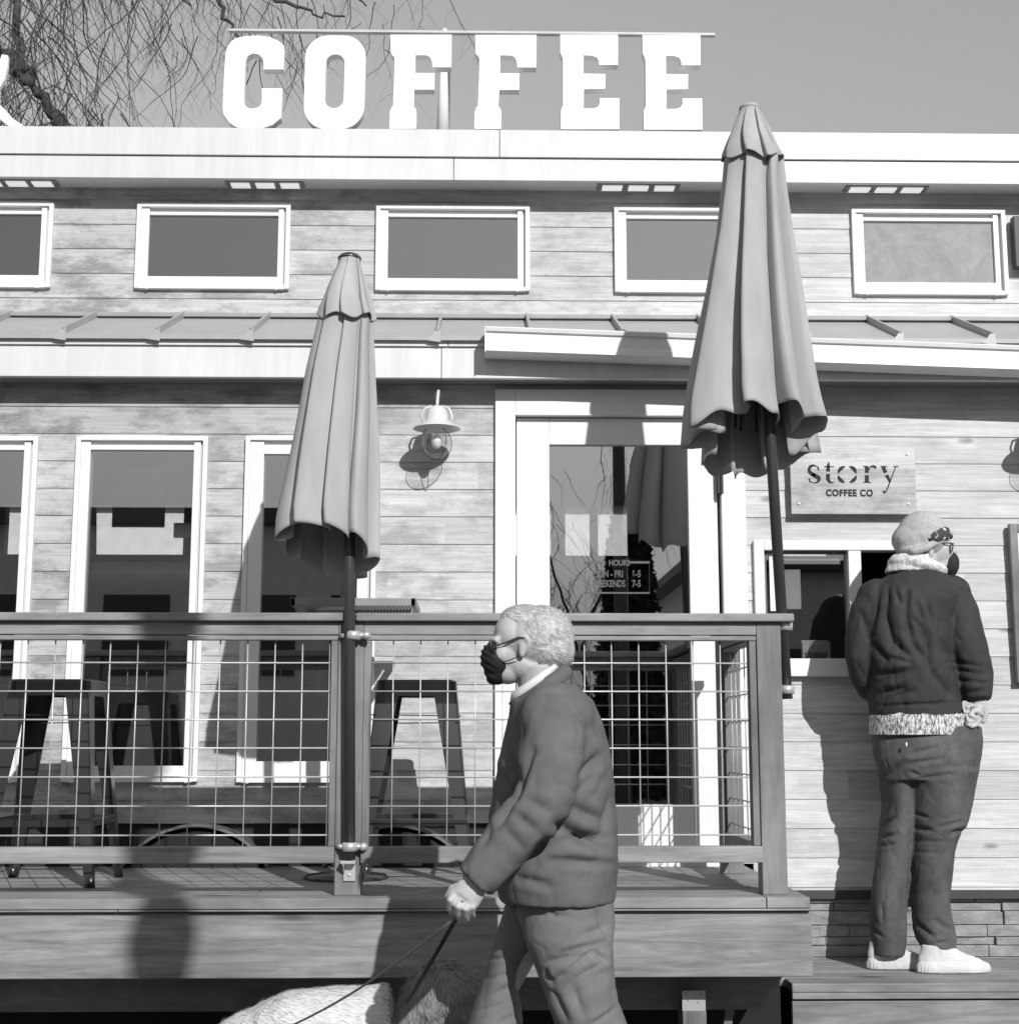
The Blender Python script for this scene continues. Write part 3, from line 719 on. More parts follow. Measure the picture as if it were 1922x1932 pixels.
MB().lathe((px, 5.94, zdk), [(0, .03), (.05, .03), (.16, .014), (.17, 0), (0, 0)], 32).build('base', GM, tb, smooth=True)
# ---------------------------------------------------------------- wall lamps
LG = clear_glass('lamp_glass', .12, .97); ENA = plain('lamp_enamel', .62, .3, .6, var=.05, bump=.02)
def wall_lamp(label, cx, cy, zc):
    r = thing('wall_lamp', label, 'lamp', (cx, D, zc), 'barn lamps on the lower wall')
    c = Vector((cx, cy, zc)); k = .0686*1.02
    MB().lathe(c, [(.106, .062), (.100, .068), (.075, .083), (.055, .098), (.052, .10), (.050, .125), (.042, .150), (.022, .165), (.0, .168)], 40).lathe(c, [(.106, .062), (.098, .064), (.07, .076), (.05, .085), (0, .086)], 40).build('shade', ENA, r, smooth=True)
    MB().tube([(cx, cy, zc+.16), (cx+.002, cy+.01, zc+.20), (cx+.004, cy+.05, zc+.245), (cx+.004, cy+.11, zc+.262), (cx+.002, D-.01, zc+.262)], .0075, 12).build('gooseneck', ENA, r, smooth=True)
    MB().lathe((cx, D-.015, zc+.262), [(0, -.016), (.016, -.014), (.020, -.004), (.020, .01)], 24, Matrix.Rotation(math.pi/2, 3, 'X').inverted()).build('wall_plate', ENA, r, smooth=True)
    MB().lathe(c, [(k*math.sin(a), -k*1.02*math.cos(a)) for a in [math.pi*i/22 for i in range(19)]], 36).build('globe', LG, r, smooth=True)
    MB().ell(c+Vector((0, 0, .005)), (.024, .024, .034), 16, 10).build('bulb', plain('bulb', .8, .3), r, smooth=True)
    cg = MB()
    for i in range(4):
        q = math.pi/4*1+math.pi/2*i-.2; pts = []
        for j in range(15):
            a = math.pi*.5*j/14*1.9-.0; a = min(a, math.pi/2*1.0+1.2); rr = .078
            th = .35+ (math.pi-.35)*j/14
            pts.append(c+Vector((rr*math.sin(th)*math.cos(q), rr*math.sin(th)*math.sin(q), rr*math.cos(th)+.0)))
        cg.tube(pts[2:], .0018, 6)
    cg.build('cage', DK, r, smooth=True)
    for sx in (-1, 1):
        MB().tube([(cx+sx*.062, cy, zc+.09), (cx+sx*.068, cy, zc+.12), (cx+sx*.055, cy, zc+.155), (cx+sx*.02, cy, zc+.166)], .005, 8).build('strap', ENA, r, smooth=True)
    return r
cl = P(823.7, 835, D-.17)
wall_lamp('barn-style wall lamp with a clear caged globe between the small umbrella and the door', cl.x, D-.17, cl.z)
wall_lamp('barn-style wall lamp just beyond the right edge, above the menu board', P(1987, 860, D-.17).x, D-.17, cl.z)
# ---------------------------------------------------------------- signs
st = thing('shop_sign', 'pale rectangular board sign with black serif and small capital lettering beside the large umbrella', 'sign', (2, D, 2.2))
ys = D-.055
CS = crop(1487, 1000, 1.922)
def sp_(x, y): u, v = CS(x, y); return P(u, v, ys)
A = sp_(846, 172); B = sp_(1444, 491)
MB().box(A.x, B.x, ys, ys+.012, B.z, A.z).build('board', siding('sign_board', .66, .4, 0), st, bevel=.002)
sc_ = MB()
for x, y in ((890, 442), (1402, 443), (1397, 210), (885, 212)):
    p = sp_(x, y); sc_.ell((p.x, ys-.002, p.z), (.006, .004, .007), 12, 8); sc_.tube([(p.x, ys+.005, p.z), (p.x, D-.01, p.z)], .006, 8)
sc_.build('screw', plain('screw_head', .75, .3), st, smooth=True)
INK = plain('black_paint', .012, .6, .3, var=.02, bump=0)
def ribbon(mb, pts, ws):
    """flat brush stroke in crop coordinates with changing width."""
    n = len(pts); l = []; r = []
    for i, (x, y) in enumerate(pts):
        a = pts[max(0, i-1)]; b = pts[min(n-1, i+1)]; dx, dy = b[0]-a[0], b[1]-a[1]; q = math.hypot(dx, dy) or 1
        w_ = ws[i]/2; l.append((x-dy/q*w_, y+dx/q*w_)); r.append((x+dy/q*w_, y-dx/q*w_))
    poly = []
    for x, y in l+r[::-1]:
        p = sp_(x, y); poly.append((p.x, p.z))
    vs = [(x, ys-.0018, z) for x, z in poly]; m = len(poly)
    mb.add(vs, [(i, i+1, m-2-i, m-1-i) for i in range(n-1)])
def arc(cx, cy, rx, ry, a0, a1, n=12): return [(cx+rx*math.cos(math.radians(a0+(a1-a0)*i/n)), cy+ry*math.sin(math.radians(a0+(a1-a0)*i/n))) for i in range(n+1)]
def bow(a, b, n=13): return [a+(b-a)*math.sin(math.pi*i/(n-1)) for i in range(n)]
m = MB()
# s
ribbon(m, arc(958, 281, 21, 19, -20, -170, 10)+[(938, 290), (948, 300), (965, 310)], [3]*3+[6, 8, 10, 12, 13, 14, 14, 14, 15, 17, 17])
ribbon(m, [(952, 303), (970, 313)]+arc(962, 326, 22, 18, -20, 150, 10), [16, 19]+[18, 17, 15, 12, 9, 7, 5, 4, 3, 3, 3])
ribbon(m, [(979, 266), (981, 285)], [4, 7]); ribbon(m, [(938, 322), (940, 342)], [7, 4])
# t
ribbon(m, [(1030, 246), (1027, 262), (1026, 290)], [3, 14, 19]); ribbon(m, [(1026, 302), (1026, 326), (1032, 338), (1044, 343), (1056, 338)], [19, 18, 13, 6, 3])
ribbon(m, [(1008, 268), (1054, 268)], [4, 4])
# o
ribbon(m, arc(1112, 304, 38, 37, 100, 173, 12), bow(3, 17)); ribbon(m, arc(1112, 304, 38, 37, 187, 262, 12), bow(3, 17))
ribbon(m, arc(1120, 304, 38, 37, -82, -7, 12), bow(3, 17)); ribbon(m, arc(1120, 304, 38, 37, 7, 80, 12), bow(3, 17))
# r
ribbon(m, [(1208, 266), (1208, 296)], [17, 18]); ribbon(m, [(1208, 308), (1208, 341)], [18, 18]); ribbon(m, [(1190, 267), (1210, 267)], [4, 4]); ribbon(m, [(1190, 341), (1228, 341)], [4, 4])
ribbon(m, [(1216, 284)]+arc(1236, 284, 18, 18, 180, 330, 8), [4, 4, 5, 6, 7, 9, 11, 12, 11, 8])
# y
ribbon(m, [(1284, 268), (1296, 296)], [16, 17]); ribbon(m, [(1300, 306), (1318, 340)], [17, 9]); ribbon(m, [(1344, 268), (1326, 314), (1306, 366), (1298, 384)], [4, 5, 6, 6])
ribbon(m, [(1298, 386), (1290, 390), (1285, 380)], [8, 10, 8]); ribbon(m, [(1272, 267), (1304, 267)], [4, 4]); ribbon(m, [(1332, 267), (1357, 267)], [4, 4])
p = sp_(1016, 405); hgt = sp_(1016, 375).z-p.z
q = text(None, 'COFFEE CO', hgt*1.42, None, None, (p.x, ys-.0015, p.z), sx=.88, bold=.0016, depth=.0008, space=1.14); m.add(q.v, q.f)
bb = [v.x for v in m.v]
m.build('lettering', INK, st, fix=False)
# menu board at the right edge
mbd = thing('menu_board', 'tall wood-framed white menu board at the right edge of the wall', 'sign', (3, D, 1.8))
ym_ = D-.05
A = P(1904, 988, ym_); B = P(1904+110, 1288, ym_); fr_ = .036
f = MB().box(A.x, A.x+fr_, ym_, ym_+.03, B.z, A.z).box(B.x-fr_, B.x, ym_, ym_+.03, B.z, A.z).box(A.x+fr_, B.x-fr_, ym_, ym_+.03, A.z-fr_, A.z).box(A.x+fr_, B.x-fr_, ym_, ym_+.03, B.z, B.z+fr_)
f.build('frame', DWV, mbd, bevel=.003)
MB().box(A.x+fr_, B.x-fr_, ym_+.012, ym_+.02, B.z+fr_, A.z-fr_).build('panel', WHITE, mbd)
# things in the service window
def item(name, label, cat, mb, mat, bev=.002): return tag(mb.build(name, mat, bevel=bev), label, cat)
CV = crop(1750, 1250, 3.865)
def cv(x, y, Y): u, v = CV(x, y); return P(u, v, Y)
a = cv(490, 395, D+.012); b = cv(630, 935, D+.012); item('paper_notice', 'tall white paper notice taped inside the left end of the service window', 'notice', MB().box(a.x, b.x, D+.012, D+.014, b.z, a.z), WHITE)
a = cv(640, 540, D+.016); b = cv(803, 915, D+.016); item('white_notice', 'wide white notice standing behind the pole in the service window', 'notice', MB().box(a.x, b.x, D+.030, D+.032, b.z, a.z), WHITE)
a = cv(818, 1203, D); b = cv(1085, 1385, D); 
nh = thing('napkin_holder', 'small white open-fronted napkin holder on the service window sill', 'napkin holder', (a.x, D, b.z))
MB().box(a.x, b.x, D+.05, D+.06, b.z+.0, a.z).build('back', WHITE, nh, bevel=.003); 
MB().box(a.x, a.x+.008, D+.028, D+.05, b.z, a.z-.01).box(b.x-.008, b.x, D+.028, D+.05, b.z, a.z-.01).build('side', WHITE, nh)
MB().box(a.x+.012, b.x-.012, D+.035, D+.046, b.z+.002, b.z+.03).build('tray', TM, nh)
# ---------------------------------------------------------------- roof sign COFFEE
yk = D2-.14; tk = .055
rs = thing('roof_sign', 'large white slab-serif letters reading COFFEE standing on the roof edge with a thin top bar', 'sign', (0, yk, zt))
LM = plain('letter_paint', .86, .5, .3, var=.03, bump=.05)
C1 = crop(0, 0, 1.922); C2 = crop(800, 0, 1.922)
def poly(C, pts): return [(lambda q: (q.x, q.z))(P(*C(x, y), yk)) for x, y in pts]
def rrect(x0, y0, x1, y1, r, sk=0, n=8):
    o = []
    for cx, cy, a0 in ((x1-r, y1-r, 0), (x0+r, y1-r, 90), (x0+r, y0+r, 180), (x1-r, y0+r, 270)):
        for k in range(n+1):
            a = math.radians(a0+90*k/n); y = cy+r*math.sin(a); o.append((cx+r*math.cos(a)-sk*(y-y0)/(y1-y0), y))
    return o
Cp = [(1330, 325), (1235, 325), (1235, 290), (1229, 268), (1212, 254), (1184, 250), (1162, 262), (1153, 282), (1149, 320), (1143, 478), (1149, 492), (1163, 504), (1182, 508), (1203, 504), (1220, 494), (1227, 476), (1227, 412), (1325, 412), (1318, 552), (1280, 583), (1240, 598), (1175, 603), (1110, 597), (1072, 572), (1048, 535), (1043, 500), (1050, 350), (1057, 250), (1066, 215), (1085, 190), (1115, 174), (1150, 167), (1210, 164), (1270, 172), (1310, 192), (1332, 212)]
MB().prism(poly(C1, Cp), yk, yk+tk).build('letter_c', LM, rs, bevel=.003)
MB().prism(poly(C1, rrect(1434, 164, 1718, 603, 105, 12)), yk, yk+tk, [poly(C1, rrect(1530, 254, 1618, 505, 42, 8))]).build('letter_o', LM, rs, bevel=.003)
Fp = [(292, 160), (582, 160), (580, 315), (490, 315), (487, 285), (478, 266), (462, 259), (412, 258), (410, 340), (502, 340), (500, 420), (407, 420), (403, 495), (413, 508), (417, 530), (415, 603), (288, 603), (290, 522), (296, 506), (305, 494), (313, 282), (310, 266), (295, 250)]
MB().prism(poly(C2, Fp), yk, yk+tk).build('letter_f', LM, rs, bevel=.003)
MB().prism(poly(C2, [(x+398, y+1) for x, y in Fp]), yk, yk+tk).build('letter_f', LM, rs, bevel=.003)
Ep = [(1090, 160), (1362, 160), (1362, 303), (1272, 303), (1270, 282), (1262, 268), (1240, 260), (1200, 258), (1200, 343), (1303, 345), (1302, 415), (1202, 417), (1200, 507), (1245, 507), (1266, 500), (1275, 484), (1275, 458), (1368, 458), (1368, 605), (1093, 605), (1093, 525), (1096, 508), (1103, 495), (1103, 280), (1098, 262), (1090, 245)]
MB().prism(poly(C2, Ep), yk, yk+tk).build('letter_e', LM, rs, bevel=.003)
MB().prism(poly(C2, [(x+386+(y-160)*.008, y+2) for x, y in Ep]), yk, yk+tk).build('letter_e', LM, rs, bevel=.003)
a = P(430, 66.5, yk+tk); b = P(1349, 64, yk+tk)
MB().box(a.x, b.x, yk+tk+.001, yk+tk+.03, b.z-.004, b.z+.008).build('top_bar', plain('bar_paint', .5, .5), rs)
a = P(440, 241, yk+tk); b = P(1340, 247, yk+tk)
MB().box(a.x, b.x, yk+.02, yk+tk+.03, zt-.01, Z(242.5, yk)).build('base_rail', DK, rs)
# partial script letter at the left edge
pc = thing('script_sign', 'partly visible white script letter on the roof edge at the left edge', 'sign', (-2, yk, zt))
def rpoly(C, pts, ws):
    n = len(pts); l = []; r = []
    for i, (x, y) in enumerate(pts):
        a_ = pts[max(0, i-1)]; b_ = pts[min(n-1, i+1)]; dx, dy = b_[0]-a_[0], b_[1]-a_[1]; q = math.hypot(dx, dy) or 1
        w_ = ws[i]/2; l.append((x-dy/q*w_, y+dx/q*w_)); r.append((x+dy/q*w_, y-dx/q*w_))
    return poly(C, l+r[::-1])
MB().prism(rpoly(C1, [(22, 255), (12, 310), (-2, 365), (-30, 420), (-90, 452)], [30, 44, 46, 40, 30]), yk, yk+.03).build('upper_stroke', LM, pc, bevel=.003)
MB().prism(rpoly(C1, [(-70, 430), (-35, 480), (10, 535), (50, 572), (105, 588)], [20, 40, 48, 40, 8]), yk+.002, yk+.032).build('lower_stroke', LM, pc, bevel=.003)
MB().prism(rpoly(C1, [(-100, 200), (-110, 400), (-115, 596)], [50, 50, 50]), yk+.004, yk+.034).build('stem', LM, pc, bevel=.003)
# tapering pole with ball finial behind the letters
yq = D2+.6
fp = thing('flagpole', 'tapering white pole with a ball on top behind the first letter F', 'pole', (P(836, 240, yq).x, yq, zt))
a = P(835, 262, yq); b = P(838, 62, yq)
MB().tube([a, b], [.038, .012], 16).build('shaft', WHITE, fp, smooth=True)
MB().ell(P(838, 60, yq), (.028, .028, .026), 16, 10).build('finial', CH, fp, smooth=True)
mt = MB().box(P(841, 200, yq+.02).x, P(848.5, 200, yq+.02).x, yq+.02, yq+.05, zt-.05, P(845, 68, yq).z)
tag(mt.build('mast', DK), 'dark square mast directly right of the tapering white pole behind the letters', 'pole')
# dark box put in as a shadow at the right end of the upper wall
tag(MB().box(P(1912.5, 430, D2-.07).x, P(1912.5, 430, D2-.07).x+.30, D2-.07, D2-.02, Z(497, D2-.07), Z(400, D2-.07)).build('shadow_box', DK, bevel=.004), 'dark box standing in for a shadow on the upper wall at the right edge', 'shadow stand-in')
# ---------------------------------------------------------------- weeping tree behind the roof, upper left
BK = plain('bark', .07, .9, .1, var=.4, scale=12, bump=.5)
def tree(label, base, limbs, seed, ntwig, region, Y, group=None, rad=.16):
    t = thing('weeping_tree', label, 'tree', base, group); rnd = random.Random(seed)
    tr = MB(); tr.tube([Vector(base), Vector(base)+Vector((.1, 0, 1.5)), Vector(limbs[0][0])], [rad*1.5, rad*1.2, rad], 12)
    hang = []
    for li, pts in enumerate(limbs):
        rl = rad*(.62 if li < 2 or Y < 0 else .30)
        pts = [Vector(p) for p in pts]; fine = []
        for a, b in zip(pts, pts[1:]):
            for k in range(8): fine.append(a.lerp(b, k/8)+Vector((rnd.uniform(-.03, .03), rnd.uniform(-.06, .06), rnd.uniform(-.03, .03))))
        fine.append(pts[-1]); n = len(fine)
        tr.tube(fine, [max(.010, rl*(1-i/n)) for i in range(n)], 8); hang += fine[2:]
    tr.build('trunk', BK, t, smooth=True)
    cr = MB()
    for i in range(ntwig):
        hb_ = rnd.choice(hang)
        far = hb_.x > P(330, 100, Y).x
        if Y > 0 and far and rnd.random() < .62: continue
        p = hb_+Vector((rnd.gauss(0, .45), rnd.gauss(0, .6), rnd.gauss(.1, .25))); L = rnd.uniform(.3, 1.2) if far else rnd.uniform(.5, 2.0); n = 12
        d = Vector((rnd.gauss(.05, .55), rnd.gauss(0, .25), -.7)).normalized(); pts = [p.copy()]; ph = rnd.uniform(0, 6)
        for k in range(n):
            d = (d+Vector((rnd.gauss(0, .20)+.16*math.sin(k*.8+ph), rnd.gauss(0, .12), -.09))).normalized(); p = p+d*L/n; pts.append(p.copy())
        r0 = rnd.uniform(.0025, .0065)*(.5+L*.35); cr.tube(pts, [r0*(1-.8*k/n)+.0012 for k in range(n+1)], 4, cap=False)
        for j in range(rnd.randint(4, 9)):
            q = rnd.randint(1, n-1); s = pts[q]; dd = Vector((rnd.choice((-1, 1))*rnd.uniform(.3, .9), rnd.uniform(-.5, .5), -rnd.uniform(.3, .9))).normalized(); pp = [s]
            for k in range(5): dd = (dd+Vector((rnd.gauss(0, .2), 0, -.15))).normalized(); pp.append(pp[-1]+dd*rnd.uniform(.03, .09))
            cr.tube(pp, [r0*.45, r0*.4, r0*.35, r0*.3, r0*.25, .001], 3, cap=False)
    cr.build('twigs', BK, t, fix=False)
    return t
Yt = 13.0
q = lambda u, v, dy=0: tuple(P(u, v, Yt+dy))
tree('bare weeping tree with hanging twigs behind the roof at the upper left', (P(150, 700, Yt).x, Yt, 0),
     [[q(150, 420), q(118, 250), q(95, 200), q(40, 130), q(-60, 30)], [q(60, 150), q(0, 95), q(-80, 60), q(-200, 80)], [q(40, 130), q(20, -60, .5), q(150, -190, .5), q(330, -200, .6)],
      [q(-40, 40), q(0, -100, -.5), q(120, -120, -.6), q(270, -60, -.6), q(360, 10, -.6)], [q(330, -200, .6), q(470, -150, .6), q(620, -60, .8), q(690, 10, .8)],
      [q(150, -190, .5), q(380, -60, .2), q(430, 40, .3), q(470, 100, .4)], [q(270, -150), q(420, -60), q(560, 20), q(650, 30)]], 4, 560, None, Yt)
# ---------------------------------------------------------------- across the street: reflected things and added sky blockers
ob = thing('house', 'pale low house with dark windows across the street', 'building', (0, -17, 0))
PALE = plain('pale_render', .6, .8)
MB().box(-14, -1.5, -24, -16, 0, 5.6).box(4.5, 13, -24, -17, 0, 4.8).build('wall', PALE, ob)
br_ = thing('sky_blocker', 'unseen dark block added across the street to cut sky fill, to the left', 'building', (-30, -17, 0)); MB().box(-60, -20, -30, -16, 0, 17).build('wall', plain('left_blocker', .08, .9), br_); MB().box(-60.2, -19.8, -30.2, -15.8, 17, 17.3).build('roof', DK, br_)  # unseen block, added to cut the sky fill on the shop front
br_ = thing('sky_blocker', 'unseen dark block added across the street to cut sky fill, to the right', 'building', (30, -17, 0)); MB().box(17, 60, -30, -16, 0, 15).build('wall', plain('right_blocker', .09, .9), br_); MB().box(16.8, 60.2, -30.2, -15.8, 15, 15.3).build('roof', DK, br_)  # second added block, holds back sky fill from the right
MB().box(-14.4, -1.1, -24.4, -15.6, 5.6, 5.9).box(4.1, 13.4, -24.4, -16.6, 4.8, 5.0).build('roof', DK, ob)
for x in (-12.5, -10, -7.5, -5, -3): MB().box(x, x+1.3, -16.0, -15.96, 2.6, 4.2).build('window', INTD, ob)
for x in (6, 8.5, 11): MB().box(x, x+1.3, -17.0, -16.96, 1.6, 3.2).build('window', INTD, ob)
tree('bare tree standing across the street', (2.2, -15, 0), [[(2.0, -15, 2.4), (1.6, -15, 4), (.9, -15, 6), (.2, -15, 7)], [(1.9, -15, 3), (2.6, -15, 5), (3.0, -15, 7)], [(1.8, -15, 3.4), (.4, -15, 4.6), (-.9, -15, 5.4)]], 9, 260, None, -15, rad=.06)
ac = thing('dark_reflection_mass', 'made-up narrow dark tree shape added for a dark reflection in the door', 'tree', (2.35, -10, 0))  # unseen tree shape, added only for a dark reflection in the door glass
MB().tube([(2.35, -10, 0), (2.35, -10, 1.0)], .08, 12).build('trunk', BK, ac, smooth=True)
fb = MB(); rn = random.Random(8)
for k in range(9000):
    z = .5+4.4*rn.random()**1.1; rr = .62*(1-(z-.5)/5.0)**.6*math.sqrt(rn.random())+.05; q = rn.uniform(0, 6.283); c0 = Vector((2.35+rr*math.cos(q), -10+rr*math.sin(q), z)); a0 = Vector((rn.gauss(0, 1), rn.gauss(0, 1), rn.gauss(0, 1))).normalized()*.13; b0 = Vector((rn.gauss(0, 1), rn.gauss(0, 1), rn.gauss(0, 1))).normalized()*.11
    fb.add([c0-a0, c0+b0, c0+a0], [(0, 1, 2)])
fb.build('crown', plain('dark_mass_foliage', .03, .9), ac, fix=False)

# street lamp by the kerb whose shadow falls on the railing and deck front
kx = .84; ky = -1.55
sl0 = P(305, 1780, 5.235)
dy = 5.235-ky; bx, bz = sl0.x-SUN.x/SUN.y*dy, sl0.z-SUN.z/SUN.y*dy
lp = thing('street_lamp', 'tall dark post-top street lamp beside the pavement', 'street lamp', (bx, ky, 0))
MB().tube([(bx, ky, 0), (bx, ky, 1.2), (bx, ky, bz-.25)], [.10, .075, .07], 16).build('post', DK, lp, smooth=True)
dz = lambda v: bz+(1780-v)/520*1.17
MB().lathe((bx, ky, 0), [(.07, dz(1870)), (.105, dz(1810)), (.118, dz(1775)), (.10, dz(1740)), (.065, dz(1712)), (.072, dz(1690)), (.12, dz(1650)), (.14, dz(1600)), (.10, dz(1560)), (.075, dz(1520)), (.07, dz(1400)), (.12, dz(1250)), (.18, dz(1200)), (.18, dz(1150)), (.12, dz(1080)), (.02, dz(1050))], 24).build('lantern', DK, lp, smooth=True)
# ---------------------------------------------------------------- cloth, skin, hair
def cloth(name, base, rough=.85, wv=700, bs=.12):
    t = NT(name); f = t.noise(7, (1, 1, 1), 9, .7); t.bump(t.noise(wv*.25, (1, 1, 1), 7, .75), bs*2.6, .004)
    t.b.inputs['Sheen Weight'].default_value = .0
    return t.set(rough, .15, 0, t.rng(f, .3, .7, base*.80, base*1.2))
SKINL = NT('skin'); _f = SKINL.noise(14, (1, 1, 1), 5); SKINL.bump(SKINL.noise(160, (1, 1, 1), 4), .15, .001); SKINL.set(.5, .35, 0, SKINL.rng(_f, .3, .7, .36, .50)); SKIN = SKINL.m
JK1 = cloth('grey_fleece', .125); TR1 = cloth('cargo_cotton', .165); JK2 = cloth('dark_nylon', .042, .72)
_D = NT('dark_denim'); _d1 = _D.noise(6, (1, 1, .6), 6, .7); _d2 = _D.noise(260, (1, 1, .25), 3, .8); _D.bump(_d2, .35, .002)
TR2 = _D.set(.85, .15, 0, _D.math('MULTIPLY', _D.rng(_d1, .34, .66, .060, .125), _D.rng(_d2, .3, .7, .82, 1.2)))
MASKM = cloth('black_mask', .022, .6); SHIRT = cloth('white_shirt', .7)
def N3(p, s, o=0): return noise.noise(Vector((p.x*s[0]+o, p.y*s[1]+o*.7, p.z*s[2]-o)))
def ridge(x): return (1-abs(x))**2.2
def fold(p, a, b, w_, depth, cur=0.0):
    """single crease along segment a-b (negative displacement) with a raised lip."""
    ab = b-a; t = max(0, min(1, (p-a).dot(ab)/ab.length_squared)); q = a+ab*t; d = (p-q).length/w_
    if d > 3: return 0
    k = math.sin(math.pi*min(1, max(0, t*.9+.05)))**.6
    return depth*k*(-math.exp(-d*d*1.8)+.55*math.exp(-(d-1.5)**2*2))
A1 = crop(900, 1400, 1.922); B1 = crop(1050, 1950, 3.512)
def pa(x, y, Y): u, v = A1(x, y); return P(u, v, Y)
def pb(x, y, Y): u, v = B1(x, y); return P(u, v, Y)
def rings(C, tab, Y, dep, dys=None):
    out_ = []
    for i, (y, l, r) in enumerate(tab):
        a = P(*C(l, y), Y); b = P(*C(r, y), Y); d = dep[i] if hasattr(dep, '__len__') else dep
        out_.append(((a.x+b.x)/2, Y+(dys[i] if dys else 0), (a.z+b.z)/2, (b.x-a.x)/2, d))
    return out_
YM = 4.15
man = thing('person', 'grey-haired walking man in a dark mask, glasses and grey fleece jacket holding a dog leash', 'person', (P(1040, 1900, YM).x, YM, .02))
# --- body (one continuous skin under the clothes)
b = MB()
hc = pa(765, 300, YM)
tilt = Matrix.Rotation(math.radians(-14), 3, 'Y')
def hp(x, y, dy=0): return pa(x, y, YM)+Vector((0, dy, 0))
b.ell(hp(775, 300), (.098, .076, .088), 28, 18)                        # skull
b.ell(hp(672, 292), (.052, .064, .066), 24, 16)                        # forehead, brow
b.ell(hp(645, 385), (.052, .054, .062), 24, 16)                        # face
b.ell(hp(650, 455), (.046, .044, .040), 20, 14)                        # jaw, chin
b.ell(hp(720, 430), (.060, .054, .046), 20, 14)
b.ell(hp(556, 372), (.017, .013, .016), 14, 10); b.tube([hp(588, 320), hp(566, 350), hp(552, 375)], [.009, .011, .013], 10)   # nose
b.ell(hp(570, 425), (.013, .02, .012), 12, 8)                           # lips
b.tube([hp(790, 420), hp(800, 520, .01), hp(830, 640, .02)], [.060, .062, .075], 20)  # neck
for sgn in (-1, 1):
    ex = [(700, 340), (706, 318), (724, 308), (742, 318), (745, 345), (732, 372), (716, 392)]
    b.tube([hp(x, y, sgn*(.078-.006*abs(k-3))) for k, (x, y) in enumerate(ex)], .0052, 8)
    b.tube([hp(575, 322, sgn*.012), hp(582, 315, sgn*.030), hp(605, 318, sgn*.050)], .0095, 10)
    e = hp(722, 352, sgn*.066); b.ell(e, (.013, .009, .028), 14, 10, Matrix.Rotation(math.radians(12), 3, 'Y')); b.ell(hp(716, 385, sgn*.068), (.008, .007, .011), 10, 8)
    b.ell(hp(588, 335, sgn*.027), (.012, .013, .010), 12, 8)              # brow ridge and lid
    b.ell(hp(625, 385, sgn*.040), (.025, .02, .025), 12, 8)               # cheek
for tb_ in ([(640, 860, 1060), (.16, .16)],): pass
b.tube([pa(860, 640, YM), pa(900, 1000, YM), pa(900, 1400, YM)], [.12, .12, .13], 18)
sh, el, wr = pa(880, 690, 4.00), pa(835, 1060, 3.93), pa(508, 1430, 3.90)
b.tube([sh, el, wr, pb(390, 690, 3.90)], [.055, .048, .031, .029], 14)
fs_, fe_, fw_ = pa(860, 690, 4.36), pa(960, 1080, 4.42), pa(900, 1400, 4.40)
b.tube([fs_, fe_, fw_], [.055, .045, .03], 12)
# legs inside the trousers
nk, na = pb(1330, 2350, 4.06), pb(1620, 3380, 4.06)
fk, fa = pb(520, 2320, 4.30), pb(420, 3450, 4.30)
b.tube([pb(1180, 1100, 4.12), pb(1330, 1932, 4.10), nk, na], [.06, .045, .04, .03], 12); b.tube([pb(900, 1100, 4.24), pb(590, 1700, 4.31), fk, fa], [.05, .04, .04, .03], 12)
# left hand: palm, four bent fingers, thumb
Yh = 3.895
wz = pb(400, 670, Yh); pc_ = pb(290, 830, Yh)
b.tube([pb(440, 640, Yh), pb(395, 715, Yh), pb(345, 790, Yh), pb(300, 850, Yh)], [.030, .032, .040, .042], 18, sq=.52)
b.ell(pb(290, 845, Yh+.004), (.046, .020, .036), 18, 12)
fing = [([(215, 815), (172, 870), (165, 935), (190, 985)], (-.004, -.014, .008, .030), .0096),
        ([(268, 860), (238, 925), (235, 985), (255, 1030)], (-.006, -.018, .006, .030), .0100),
        ([(325, 880), (302, 945), (300, 1000), (316, 1035)], (-.006, -.018, .006, .030), .0096),
        ([(380, 870), (362, 930), (360, 980), (372, 1008)], (-.004, -.014, .008, .028), .0084),
        ([(345, 745), (262, 745), (190, 775), (152, 840)], (.016, .026, .022, .012), .0112)]
for pts, ys_, r in fing:
    b.tube([pb(x, y, Yh+dy) for (x, y), dy in zip(pts, ys_)], [r*1.1, r*1.05, r, r*.85], 12); x, y = pts[-1]; b.ell(pb(x, y, Yh+ys_[-1]), (r*.86, r*.86, r*.86), 10, 8)
def hand_d(p, n): return .0
body = fuse(b, 'body', SKIN, man, .0036, 4)
# --- jacket
j = MB()
tab = [(520, 850, 965), (560, 745, 1010), (600, 662, 1050), (700, 650, 1090), (800, 632, 1122), (900, 606, 1142), (1000, 588, 1152), (1100, 568, 1158), (1200, 556, 1164), (1300, 556, 1166), (1400, 575, 1164), (1480, 600, 1160), (1540, 616, 1156)]
dep = [.07, .12, .18, .215, .225, .225, .22, .215, .21, .205, .205, .205, .20]
j.loft(rings(A1, tab, 4.17, dep), 40, pw=.92)
j.tube([pa(840, 640, 4.04), pa(865, 720, 3.985), pa(850, 880, 3.945), pa(825, 1040, 3.925), pa(760, 1140, 3.91), pa(640, 1270, 3.905), pa(550, 1385, 3.90), pa(494, 1452, 3.90)], [.083, .094, .088, .084, .080, .070, .060, .055], 22)
j.ell(pa(880, 680, 4.05), (.11, .10, .10), 20, 12)
j.tube([pa(880, 660, 4.32), pa(960, 900, 4.38), pa(990, 1080, 4.40), pa(930, 1300, 4.38)], [.095, .088, .08, .06], 18)
j.ell(pa(870, 690, 4.28), (.11, .10, .10), 20, 12)
